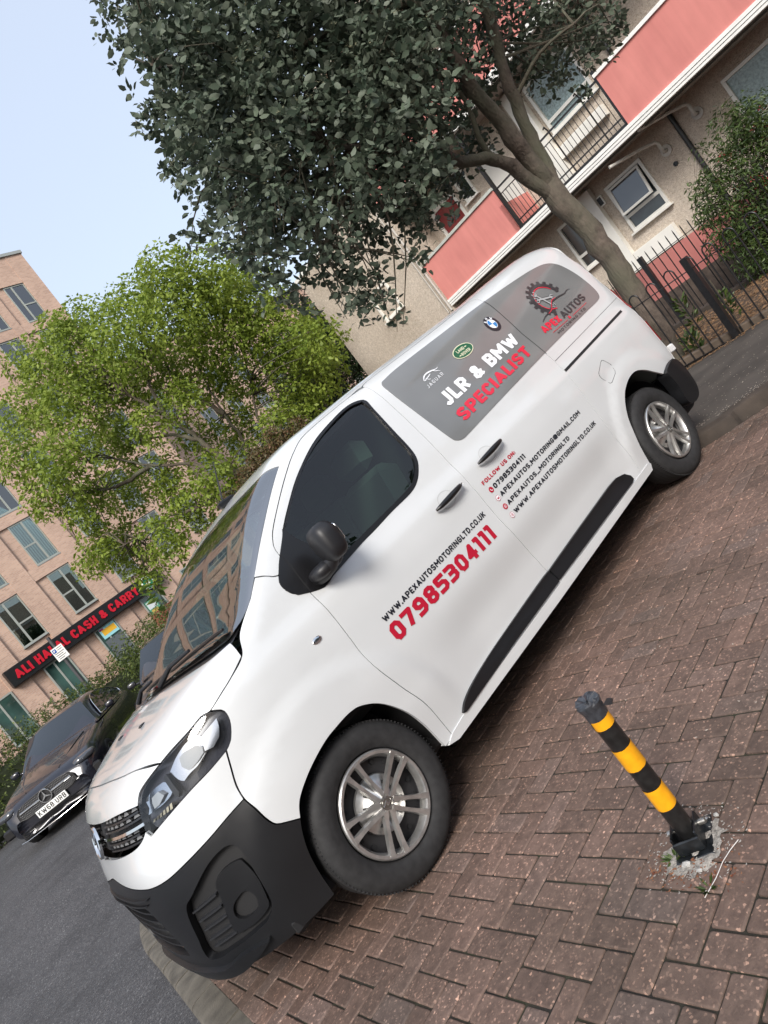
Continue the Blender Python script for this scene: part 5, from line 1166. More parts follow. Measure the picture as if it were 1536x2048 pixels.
# brick wing set back to the right
bw_=empty('brick_wing',(-4.445+.9907*23.2-.136*9,32.39+.136*23.2+.9907*9,0),R(7.8144),'lower brick block set back behind the bright green tree','apartment block')
W_=30; pr=MB(); pr.box(0,.12,0,W_,12,18.6)
srs=[2.6+2.83*k for k in range(10)]; lr=0
for s in srs: pr.box(lr,0,0,s-1.86,.119,18.4); lr=s
pr.box(srs[-1],0,0,W_,.119,18.4)
for z in ZT[:4]:
    for s in srs: pr.box(s-1.86,.02,z+.02,s,.119,z+.62)
pr.build('wall',M_brk,bw_); MB().box(-.1,-.08,18.6,W_,.6,18.8).build('coping',M_cope,bw_)
bbs=bb; bb=bw_
for i,s in enumerate(srs):
    for z in [3.7]+ZT[:4]: bwin(s,z,random.random()<.5,i%2==0)
bb=bbs
WBLOB= [[3.36, 1.84, 5.5, 0.46], [2.84, 1.24, 4.95, 0.35], [3.98, 2.35, 5.94, 0.44], [3.73, 1.7, 5.21, 0.65], [3.14, 1.17, 4.75, 0.48], [4.33, 2.23, 5.66, 0.62], [4.24, 1.5, 4.93, 0.67], [3.55, 1.05, 4.58, 0.5], [4.81, 2.05, 5.41, 0.63], [4.77, 1.28, 4.64, 0.68], [4.15, 0.77, 4.2, 0.51], [5.54, 1.67, 4.92, 0.65], [5.31, 1.05, 4.32, 0.7], [4.52, 0.68, 4.06, 0.53], [5.97, 1.53, 4.72, 0.66], [6.91, 1.3, 4.54, 0.6], [7.43, 1.04, 4.15, 0.53], [7.85, 0.83, 3.87, 0.45], [8.13, 0.69, 3.72, 0.24], [7.45, 1.07, 3.56, 0.34], [7.11, 1.23, 3.85, 0.36], [3.26, 1.94, 5.84, 0.19], [3.12, 2.01, 4.93, 0.32], [3.35, 1.93, 4.77, 0.47], [2.77, 1.39, 4.4, 0.35], [3.86, 2.52, 5.21, 0.45], [3.75, 1.77, 4.49, 0.62], [3.19, 1.22, 4.11, 0.46], [4.37, 2.28, 4.82, 0.59], [4.26, 1.57, 4.19, 0.68], [3.68, 1.04, 3.83, 0.51], [4.95, 2.01, 4.45, 0.64], [4.8, 1.34, 3.86, 0.65], [4.19, 0.83, 3.52, 0.49], [5.56, 1.72, 4.04, 0.61], [6.22, 1.69, 4.07, 0.32], [2.97, 2.13, 4.48, 0.26], [3.21, 2.04, 4.34, 0.48], [2.67, 1.47, 3.99, 0.36], [3.73, 2.62, 4.69, 0.45], [3.62, 1.89, 3.99, 0.58], [3.0, 1.39, 3.74, 0.43], [4.12, 2.48, 4.34, 0.55], [4.13, 1.68, 3.66, 0.55], [3.57, 1.14, 3.36, 0.41], [4.81, 2.13, 3.85, 0.52], [4.58, 1.49, 3.37, 0.42], [3.96, 1.0, 3.13, 0.32], [5.27, 1.93, 3.55, 0.4], [4.84, 1.35, 3.52, 0.33], [2.98, 2.18, 3.99, 0.3], [3.25, 2.09, 3.73, 0.44], [2.75, 1.5, 3.43, 0.33], [3.81, 2.63, 3.96, 0.42], [3.68, 1.92, 3.45, 0.41], [3.13, 1.37, 3.2, 0.3], [4.26, 2.43, 3.66, 0.38], [4.04, 1.77, 3.2, 0.32], [4.32, 1.64, 3.13, 0.28], [4.43, 1.6, 2.89, 0.21], [2.72, 2.31, 3.92, 0.16], [2.8, 2.04, 3.5, 0.21], [2.97, 2.0, 3.18, 0.3], [3.24, 1.88, 3.14, 0.22], [2.99, 2.01, 2.92, 0.17], [3.52, 1.78, 2.8, 0.24], [3.34, 1.88, 2.65, 0.22], [3.57, 1.78, 2.57, 0.21], [3.61, 1.79, 2.31, 0.14], [3.51, 1.77, 3.01, 0.22], [4.04, 1.55, 2.68, 0.16], [4.56, 1.53, 2.96, 0.19], [5.74, 1.99, 3.34, 0.24], [6.21, 1.73, 3.52, 0.3], [3.56, 1.74, 6.13, 0.51], [2.96, 1.2, 5.56, 0.38], [4.13, 2.3, 6.73, 0.48], [4.19, 1.43, 5.84, 0.69], [3.59, 0.89, 5.27, 0.52], [4.9, 1.88, 6.32, 0.66], [5.04, 1.07, 5.46, 0.81], [4.28, 0.67, 5.03, 0.61], [5.72, 1.55, 5.97, 0.77], [5.94, 0.69, 4.93, 0.8], [7.86, 0.78, 4.81, 0.72], [4.84, 1.08, 6.31, 0.75], [4.08, 0.67, 5.77, 0.56], [5.51, 1.57, 6.94, 0.71], [5.9, 0.62, 5.89, 0.83], [5.03, 0.3, 5.45, 0.62], [6.63, 1.07, 6.48, 0.78], [7.88, 0.71, 5.83, 0.82], [6.6, 1.49, 4.06, 0.33]]
GBLOB= [[9.41, 12.59, 8.44, 0.76], [10.35, 12.52, 7.78, 1.04], [12.09, 13.73, 7.43, 1.16], [9.48, 14.82, 8.92, 0.84], [9.09, 12.8, 7.54, 1.14], [10.4, 13.28, 6.81, 1.36], [11.35, 12.69, 5.83, 1.09], [11.1, 11.34, 4.75, 0.77], [8.69, 16.15, 9.45, 0.86], [7.96, 13.75, 7.73, 1.02], [7.53, 15.46, 9.35, 0.61], [6.82, 16.55, 9.19, 0.83], [7.29, 15.74, 8.31, 1.22], [8.32, 15.58, 7.35, 1.26], [9.85, 15.07, 6.81, 1.15], [6.6, 18.66, 8.73, 1.04], [6.44, 15.62, 7.18, 1.05], [11.15, 13.54, 5.08, 0.99], [11.88, 13.14, 4.31, 0.85], [4.95, 16.77, 7.13, 0.79], [5.23, 15.15, 6.03, 0.87], [7.79, 17.67, 6.62, 0.9], [4.81, 16.8, 5.9, 0.66], [5.41, 16.36, 5.16, 0.8], [7.08, 17.71, 5.2, 0.88], [7.47, 15.98, 4.55, 0.84], [5.29, 17.07, 4.16, 0.68], [6.1, 17.78, 3.67, 0.87], [5.82, 14.59, 3.05, 0.75], [6.0, 17.48, 2.73, 0.54], [7.13, 15.18, 3.39, 0.8], [7.47, 13.66, 3.51, 0.76], [9.27, 14.87, 3.47, 0.71], [10.14, 15.54, 4.57, 0.74], [9.44, 12.72, 3.66, 0.65], [8.72, 15.27, 4.87, 0.7], [7.46, 14.78, 5.68, 0.66], [11.2, 13.81, 3.79, 0.72], [5.12, 18.32, 4.0, 0.5], [8.29, 13.8, 5.68, 0.65], [10.45, 14.92, 5.53, 0.87]]
GLIMB= [[[9.01, 14.09, 0.51], [8.98, 14.26, 2.15], [8.41, 14.15, 3.32], [8.24, 14.4, 4.71], [8.02, 14.66, 5.8], [7.73, 14.96, 6.8], [7.58, 15.16, 7.81]], [[8.41, 14.15, 3.32], [7.9, 14.61, 4.18], [7.08, 15.3, 4.99], [6.21, 15.4, 5.89]], [[8.98, 14.26, 2.15], [9.45, 14.67, 3.8], [9.53, 14.71, 5.01], [9.7, 14.68, 6.13], [9.95, 14.58, 7.17]], [[9.53, 14.71, 5.01], [9.2, 15.08, 6.44], [9.36, 15.05, 7.57], [9.63, 14.92, 8.41]], [[9.03, 14.15, 1.39], [9.75, 14.37, 2.95], [9.99, 14.3, 4.19], [10.47, 14.03, 5.36], [10.88, 13.81, 6.42]], [[8.24, 14.4, 4.71], [7.82, 14.76, 5.3], [7.27, 15.22, 5.68]], [[8.02, 14.66, 5.8], [8.19, 14.61, 6.68], [8.53, 14.42, 7.4]], [[8.41, 14.15, 3.32], [7.39, 14.41, 3.23], [6.48, 15.11, 3.46], [5.39, 15.83, 3.64]], [[9.95, 14.58, 7.17], [10.06, 14.56, 7.98]], [[7.08, 15.3, 4.99], [6.32, 15.88, 5.05], [5.44, 16.58, 5.57]]]
DBLOB= [[15.72, 15.13, 5.66, 1.01], [14.79, 15.77, 5.03, 1.18], [15.33, 15.31, 4.28, 0.68], [13.67, 16.58, 4.61, 1.18], [14.3, 16.03, 3.76, 0.84], [12.86, 17.1, 3.64, 1.01], [12.09, 17.7, 3.75, 0.68], [15.29, 15.51, 6.31, 0.84], [14.35, 16.18, 5.91, 1.01]]
RBLOB= [[6.12, 8.3, 2.73, 0.35], [5.77, 8.56, 2.61, 0.35], [5.46, 8.79, 2.55, 0.29], [5.1, 9.04, 2.43, 0.23], [6.49, 8.02, 2.72, 0.27]]
BBLOB= [[10.26, 0.87, 2.06, 0.41], [10.29, 0.81, 1.59, 0.47], [9.85, 1.15, 1.75, 0.3], [9.88, 1.09, 1.28, 0.41], [9.45, 1.41, 1.35, 0.3], [9.52, 1.33, 0.94, 0.34], [9.8, 1.1, 0.74, 0.41], [9.51, 1.4, 1.65, 0.24], [10.59, 0.6, 1.73, 0.54], [9.29, 1.51, 0.99, 0.24], [9.48, 1.32, 0.45, 0.34], [10.21, 0.81, 0.95, 0.54], [9.75, 1.26, 2.12, 0.09]]
# ------------------------------------------------------------------ trees, hedge, shrubs
def leaves(name,P,D,size,m,parent,wid=.5,fold=.25,rnd=None,curl=.3,quads=2):
    """P (n,3) leaf base, D (n,3) unit direction ; one folded blade per entry"""
    n=len(P); r=RNG.normal(size=(n,3)); S=np.cross(D,r); S/=np.linalg.norm(S,axis=1,keepdims=True)+1e-9; N=np.cross(S,D)
    L=(size*RNG.uniform(.5,1.35,n))[:,None]; Wd=L*wid*.5
    mid=P+D*L*.5-N*L*fold*.2; tip=P+D*L+N*L*curl*RNG.uniform(-1,.6,n)[:,None]
    if quads==2:
        a=P;b=P+D*L*.45+S*Wd+N*L*fold*.15; c_=tip; d=P+D*L*.45-S*Wd+N*L*fold*.15
        V=np.stack([a,b,c_,d,mid],1).reshape(-1,3); k=np.arange(n)[:,None]*5
        Q=np.concatenate([k+np.array([[0,1,2,4]]),k+np.array([[0,4,2,3]])],0)
    else:
        V=np.stack([P,P+D*L*.3+S*Wd*.9,P+D*L*.7+S*Wd*.75,tip,P+D*L*.7-S*Wd*.75,P+D*L*.3-S*Wd*.9,P+D*L*.3-N*L*fold*.2,P+D*L*.7-N*L*fold*.2],1).reshape(-1,3); k=np.arange(n)[:,None]*8
        Q=np.concatenate([k+np.array([[0,1,2,7]]),k+np.array([[0,7,4,5]]),k+np.array([[7,2,3,3]])[:,:],k+np.array([[7,3,3,4]])],0)
        Q=np.concatenate([k+np.array([[0,1,2,7]]),k+np.array([[0,7,4,5]]),k+np.array([[2,3,4,7]])],0)
    if rnd is None: rnd=RNG.random(n)
    return fast(name,V,Q,m,parent,np.tile(rnd,len(Q)//n),False)
def in_blobs(B,n,shell=.35):
    B=np.array(B,float); w=B[:,3]**2.3; w/=w.sum(); k=RNG.choice(len(B),n,p=w); d=RNG.normal(size=(n,3)); d/=np.linalg.norm(d,axis=1,keepdims=True)
    r=RNG.random(n)**shell; return B[k,:3]+d*(B[k,3]*r)[:,None],d,k
def rosettes(C,D,per,spread):
    n=len(C); up=D/np.linalg.norm(D,axis=1,keepdims=True); a=np.cross(up,RNG.normal(size=(n,3))); a/=np.linalg.norm(a,axis=1,keepdims=True); b=np.cross(up,a)
    P=[];Q=[]
    for j in range(per):
        t=2*math.pi*(j+RNG.random(n)*.6)/per; el=RNG.uniform(-.35,.9,n)[:,None]
        q=(a*np.cos(t)[:,None]+b*np.sin(t)[:,None])+up*el; q/=np.linalg.norm(q,axis=1,keepdims=True); P.append(C+q*spread*RNG.uniform(.1,.6,n)[:,None]+up*RNG.uniform(-.5,.5,n)[:,None]*spread); Q.append(q)
    return np.concatenate(P),np.concatenate(Q)
def m_bark(c1,c2):
    def f(n,b,tc):
        v=tc.outputs['Object']; t=tex(n,'ShaderNodeTexNoise',v,9.,Detail=9.,Roughness=.7); r=ramp(n,t.outputs['Fac'],[(.3,c1),(.7,c2)]); t3=tex(n,'ShaderNodeTexNoise',v,1.7,Detail=3.); k=ramp(n,t3.outputs['Fac'],[(.4,(0,0,0)),(.65,(1,1,1))])
        n.links.new(mixc(n,k.outputs[0],r.outputs[0],(.10,.098,.068)),b.inputs['Base Color']); mp=n.nodes.new('ShaderNodeMapping'); mp.inputs['Scale'].default_value=(1,1,.25); n.links.new(v,mp.inputs[0]); t2=tex(n,'ShaderNodeTexNoise',mp.outputs[0],38.,Detail=6.); bumpn(n,b,t2.outputs['Fac'],.9,.02)
    return f
M_bark=node_mat('grey_brown_bark',m_bark((.055,.042,.034),(.17,.135,.11)),.9); M_barkd=node_mat('dark_bark',m_bark((.035,.026,.018),(.10,.078,.055)),.9)
def limb(par,pts,r0,r1,m,seg=12,name='limb',wob=.02,uneven=.06):
    P=[Vector(p) for p in pts]; 
    Q=[np.array(p) for p in smooth_poly3(P)]
    n=len(Q); rad=[(r0+(r1-r0)*(i/(n-1))**.8)*(1+random.gauss(0,uneven)) for i in range(n)]
    Q=[q+np.array([random.gauss(0,wob)*min(rad[i]*8,1) for _ in range(3)]) for i,q in enumerate(Q)]
    return MB().tube([tuple(q) for q in Q],rad,seg).build(name,m,par,80)
def smooth_poly3(P,step=.12):
    P=[np.array(p,float) for p in P]; n=len(P); out=[]
    for i in range(n-1):
        p1=P[i];p2=P[i+1];p0=P[i-1] if i else p1;p3=P[i+2] if i+2<n else p2; k=max(2,int(np.linalg.norm(p2-p1)/step))
        for j in range(k): t=j/k; out.append(.5*((2*p1)+(-p0+p2)*t+(2*p0-5*p1+4*p2-p3)*t*t+(-p0+3*p1-3*p2+p3)*t**3))
    out.append(P[-1]); return out
def twigs(par,B,hubs,n,r,m,name='twigs',sag=.1,seg=5):
    mb=MB(); hubs=np.array(hubs)
    for i in range(n):
        b=B[random.randrange(len(B))]; e=np.array(b[:3])+np.clip(RNG.normal(size=3),-1,1)*b[3]*.38; h=hubs[np.linalg.norm(hubs-e,axis=1).argsort()[random.randrange(0,3)]]; mid=(h+e)/2+RNG.normal(size=3)*.10*np.linalg.norm(e-h)+np.array((0,0,sag))
        k=smooth_poly3([h,mid,e],.25); L=len(k); mb.tube([tuple(q) for q in k],[r*(1-.8*j/(L-1)) for j in range(L)],seg,False)
    return mb.build(name,m,par)
# the broad grey-green tree over the van
wt=empty('whitebeam_tree',(6.88,1.75,.18),0,'large grey green broadleaf tree leaning over the van from behind the railings','tree'); off_=np.array((6.88,1.75,.18))
def loc(P): return [tuple(np.array(p)-off_) for p in P]
T_=[(6.90,1.75,.10),(6.88,1.66,.64),(6.82,1.61,1.09),(6.78,1.56,1.57),(6.70,1.54,2.03),(6.60,1.53,2.49)]
limb(wt,loc(T_+[(6.58,1.52,2.75)]),.152,.122,M_bark,22,'trunk',.012)
MB().lathe([(.20,-.12),(.185,0),(.165,.10),(.15,.25)],(0,0,0),'z',22).build('root_flare',M_bark,wt,True)
LA=[(6.60,1.53,2.45),(6.45,1.56,2.75),(6.28,1.56,2.98),(5.98,1.55,3.23),(5.5,1.55,3.33),(5.09,1.5,3.53),(4.45,1.49,3.69),(3.9,1.5,3.9)]
LB=[(6.58,1.54,2.65),(6.46,1.50,2.98),(6.32,1.42,3.21),(6.04,1.29,3.6),(5.77,1.14,3.94),(5.53,.98,4.27),(5.25,.83,4.54),(4.8,.8,5.2),(4.5,.9,6.0)]
LC=[(6.59,1.52,2.60),(6.64,1.48,2.9),(6.63,1.43,3.14),(6.55,1.28,3.61),(6.47,1.12,3.98),(6.42,.94,4.35),(6.4,.8,5.2),(6.2,.8,6.2)]
limb(wt,loc(LA),.088,.03,M_bark,16); limb(wt,loc(LB),.105,.03,M_bark,16); limb(wt,loc(LC),.085,.03,M_bark,16)
for L,r in (([(5.98,1.55,3.23),(5.83,1.44,3.48),(5.74,1.28,3.77),(5.5,1.2,4.3)],.04),([(4.45,1.49,3.69),(3.9,1.6,3.5),(3.4,1.8,3.2)],.028),([(5.25,.83,4.54),(4.6,1.2,4.7),(3.9,1.7,4.9),(3.3,2.0,5.3)],.04),([(5.5,1.55,3.33),(5.0,1.9,3.6),(4.2,2.2,4.0)],.03),([(5.77,1.14,3.94),(5.1,1.3,4.2),(4.4,1.5,4.4),(3.6,1.9,4.3)],.038),([(6.55,1.28,3.61),(6.8,.9,3.8),(7.1,.6,3.8)],.03)): limb(wt,loc(L),r,.012,M_barkd,10,'branch')
LEAFH=np.array([tuple(p) for L in (LA[3:],LB[4:],LC[4:]) for p in smooth_poly3(L,.3)]+[(3.4,1.8,3.2),(3.3,2.0,5.3),(4.2,2.2,4.0),(3.6,1.9,4.3),(5.5,1.2,4.3),(7.1,.6,3.8)])-off_
WBL=[[b[0]-off_[0],b[1]-off_[1],b[2]-off_[2],b[3]] for b in WBLOB]
twigs(wt,WBL,LEAFH,200,.014,M_barkd)
M_leafw=leafmat('whitebeam_leaf',(.027,.045,.029),(.112,.142,.098),.24,.5,under=(.12,.145,.105),spec=.3)
C,D,k=in_blobs(WBL,8800,.5); D=D*.45+np.array((0,-.25,.75))+RNG.normal(size=D.shape)*.35
P,Q=rosettes(C,D,7,.055); Q=Q+np.array((0,0,-.12)); Q/=np.linalg.norm(Q,axis=1,keepdims=True)
leaves('crown',P,Q,.073,M_leafw,wt,.60,.3,RNG.random(len(P))*.6+np.tile(RNG.random(len(C))*.4,7),.28,3)
# pale flower heads among the leaves
i_=RNG.choice(len(C),800,False); c_=C[i_]+np.array((0,-.01,.05)); fp,fd=rosettes(c_,np.tile((0.,-.2,1.),(800,1)),9,.02)
leaves('flower_heads',fp,fd,.035,leafmat('faded_flower_head',(.16,.16,.09),(.24,.23,.15),.1,.8),wt,.18,.1)
# bright green tree across the road
def green_tree(nm,label,blobs,limbs,base,n,size,m,barkm,lr=.16,shell=.45,wid=.55,tw=260):
    t=empty(nm,base,0,label,'tree'); o=np.array(base); L=[[tuple(np.array(p)-o) for p in l] for l in limbs]
    for i,l in enumerate(L): limb(t,l,lr if i==0 else lr*.45,lr*.18 if i==0 else lr*.1,barkm,10,'trunk' if i==0 else 'limb',.05)
    B=[[b[0]-o[0],b[1]-o[1],b[2]-o[2],b[3]] for b in blobs]; hub=[tuple(p) for l in L for p in smooth_poly3(l,.35)[2:]]
    if tw: twigs(t,B,hub,tw,lr*.12,barkm,seg=4)
    C,D,k=in_blobs(B,n//5,shell); D=D*.8+np.array((0,-.1,.5)); P,Q=rosettes(C,D,5,size*.9); Q+=np.array((0,0,-.25)); Q/=np.linalg.norm(Q,axis=1,keepdims=True)
    leaves('crown',P,Q,size,m,t,wid,.3,np.tile(RNG.random(len(C))*.55,5)+RNG.random(len(P))*.45); return t
M_leafg=leafmat('bright_green_leaf',(.125,.195,.022),(.32,.395,.065),.45,.5)
gb=(9.6,14.6,-.15); GL=[[gb,(9.4,14.3,1.2)]+GLIMB[0]]+GLIMB[1:]
green_tree('maple_tree','bright green spreading tree in front of the tall brick flats',GBLOB,GL,gb,62000,.125,M_leafg,M_barkd,.17,.42)
M_leafd=leafmat('dark_green_leaf',(.016,.034,.014),(.048,.078,.026),.2,.5)
db=(13.6,16.0,-.1); green_tree('evergreen_tree','dark green tree in the gap between the bright green tree and the cream end wall',DBLOB,[[db,(13.5,15.9,2.5),(13.3,15.5,5.0)],[(13.5,15.9,2.5),(12.6,16,4.2)],[(13.5,15.9,2.5),(14.3,15.2,4.6)]],db,24000,.12,M_leafd,M_barkd,.14,.5,tw=60)
M_leafr=leafmat('reddish_leaf',(.06,.085,.025),(.17,.085,.045),.3,.5)
rb_=(6.3,8.6,-.12); 
RBL=RBLOB; cen=np.mean([b[:3] for b in RBL],0); green_tree('reddish_shrub','reddish tinged shrub standing just beyond the van roof',RBL,[[tuple((cen[0],cen[1],-.12)),tuple(cen-np.array((0,0,1.0))),tuple(cen)],[tuple(cen-np.array((0,0,1.0))),tuple(RBL[0][:3])]],(float(cen[0]),float(cen[1]),-.12),7000,.06,M_leafr,M_barkd,.05,.5,tw=40)
# bush behind the railings
M_leafb=leafmat('bush_leaf',(.018,.040,.014),(.090,.135,.030),.25,.45); cb_=np.mean([b[:3] for b in BBLOB],0)
bs=green_tree('dark_bush','dark leafy bush with narrow leaves overhanging the railings at the right',BBLOB,[[(float(cb_[0]),float(cb_[1]),.2),tuple(cb_)],[tuple(cb_*(1,1,.5)),tuple(BBLOB[3][:3])],[tuple(cb_*(1,1,.5)),tuple(BBLOB[4][:3])],[tuple(cb_*(1,1,.4)),tuple(BBLOB[5][:3])]],(float(cb_[0]),float(cb_[1]),.2),15000,.075,M_leafb,M_barkd,.04,.5,.30,tw=120)
b_=np.array((float(cb_[0]),float(cb_[1]),.2)); B2=[[b[0]-b_[0],b[1]-b_[1],b[2]-b_[2],b[3]] for b in BBLOB[:9]]
C,D,k=in_blobs(B2[1:4]+B2[8:9],90,.5); P,Q=rosettes(C,D,7,.05); leaves('red_berries',P,Q,.03,leafmat('berry_red',(.20,.01,.02),(.35,.03,.04),.1,.4),bs,.6,.2); tag(bpy.data.objects['red_berries'],kind='stuff')
for (x,y,h,nm,lb) in ((7.3,1.05,.55,'weed_plant','green weed at the foot of the near railing post'),(6.75,1.35,.30,'weed_plant','small weed beside the base of the leaning tree trunk'),(8.2,1.9,.7,'weed_plant','taller weed in the leaf litter behind the railings')):
    w=empty(nm,(x,y,.235),0,lb,'weed'); n=90; a=RNG.uniform(0,6.28,n); P=np.c_[.05*np.cos(a),.05*np.sin(a),RNG.uniform(0,h*.7,n)]; Q=np.c_[np.cos(a),np.sin(a),RNG.uniform(.2,1.4,n)]; Q/=np.linalg.norm(Q,axis=1,keepdims=True)
    leaves('leaves',P,Q,.09,M_leafb,w,.35,.3); MB().tube([(0,0,0),(.02,.01,h)],.006,6).build('stem',M_barkd,w)
# clipped hedge beyond the parked cars
hg=empty('hedge',(0,14,-.14),0,'long clipped green hedge between the parked cars and the brick flats','hedge')
HB=[];
for s in np.arange(-5,7.4,.32):
    x=s;y=14.6+.137*s; top=1.62+.10*math.sin(s*1.7)+.06*math.sin(s*4.1)+(.05*max(0,s-2))
    for z in (.35,.8,1.2): HB.append([x,y-14,z,.42])
    HB.append([x,y-14,top+.14-.34,.36])
for q in ((3.2,-2.2),(3.7,-1.7),(4.4,-1.2),(2.9,-1.8)): 
    for z in (.5,1.0,1.45): HB.append([q[0],q[1],z,.5])
C,D,k=in_blobs(HB,15000,.3); D=D+np.array((0,-.2,.5)); P,Q=rosettes(C,D,4,.03); leaves('foliage',P,Q,.062,leafmat('hedge_leaf',(.035,.060,.014),(.115,.150,.030),.25,.5),hg,.5,.3)
MB().box(-5,.35,.1,7.2,.75,1.25,.1,M=Matrix.Rotation(math.atan(.137),4,'Z')).build('hedge_shade_block',mat('hedge_shade',(.02,.028,.010),.95),hg)  # plain dark box inside the leaves, painting the shade in the hedge's depth
# grass verge in front of the hedge
C=np.c_[RNG.uniform(1,7,5000),RNG.uniform(13.75,14.4,5000),np.full(5000,-.13)]; Q=np.c_[RNG.normal(0,.3,5000),RNG.normal(0,.3,5000),np.ones(5000)]; Q/=np.linalg.norm(Q,axis=1,keepdims=True)
tag(leaves('verge_grass',C,Q,.30,M_leafg,None,.06,.2),'rough green grass strip under the hedge','grass',kind='stuff')
# sapling leaning in front of the shop
sp=empty('young_sapling',(1.45,5.38,-.2),0,'thin sapling with a few drooping green leaves beside the windscreen','sapling')
MB().tube([(0,0,0),(.04,-.02,.9),(.10,-.05,1.55),(.20,-.08,2.05)],[.014,.011,.008,.003],8).build('stem',M_barkd,sp,True)
n=34; z=RNG.uniform(1.3,2.1,n); a=RNG.uniform(0,6.28,n); P=np.c_[.04+(z-.9)*.13,-.02-(z-.9)*.05,z]; Q=np.c_[np.cos(a),np.sin(a),RNG.uniform(-1.1,.3,n)]; Q/=np.linalg.norm(Q,axis=1,keepdims=True)
leaves('leaves',P+Q*.03,Q,.145,leafmat('sapling_leaf',(.06,.115,.02),(.13,.20,.04),.35,.45),sp,.36,.35)
# unseen trees and pale block behind the camera, added for van windows to mirror
def back_tree(x,y,h,r,label,n=9000):
    bl=[[x+random.gauss(0,r*.4),y+random.gauss(0,r*.4),h+random.gauss(0,r*.35),r*random.uniform(.4,.6)] for _ in range(12)]
    return green_tree('reflection_tree',label,bl,[[(x,y,.1),(x+.1,y,h*.5),(x,y,h)],[(x+.1,y,h*.5),(x+1,y+.4,h)],[(x+.1,y,h*.5),(x-1,y-.3,h)]],(x,y,.1),n,.26,M_leafd,M_barkd,.15,.5,.6,0)
back_tree(-1.5,-12,4.2,3.2,'unseen dark tree added to be mirrored in the front of the door window'); back_tree(6,-13,4.5,3.4,'unseen dark tree added to be mirrored in the rear of the door window'); back_tree(13,-12,4.3,3.2,'unseen dark tree added to be mirrored in the filmed side window')
bk=empty('reflection_house_row',(0,-24,0),0,'unseen pale rendered row of flats added to be mirrored in the side windows of the van','flats')
MB().box(-30,-8,0,34,0,8.5).build('wall',M_dash,bk); MB().box(-30.3,-8.3,8.51,34.3,.3,8.9).build('roof_edge',M_cope,bk)
for x in range(-27,33,4):
    for z in (1.2,4.2): MB().box(x,.005,z,x+1.6,.04,z+1.4).build('window',M_wgl,bk)
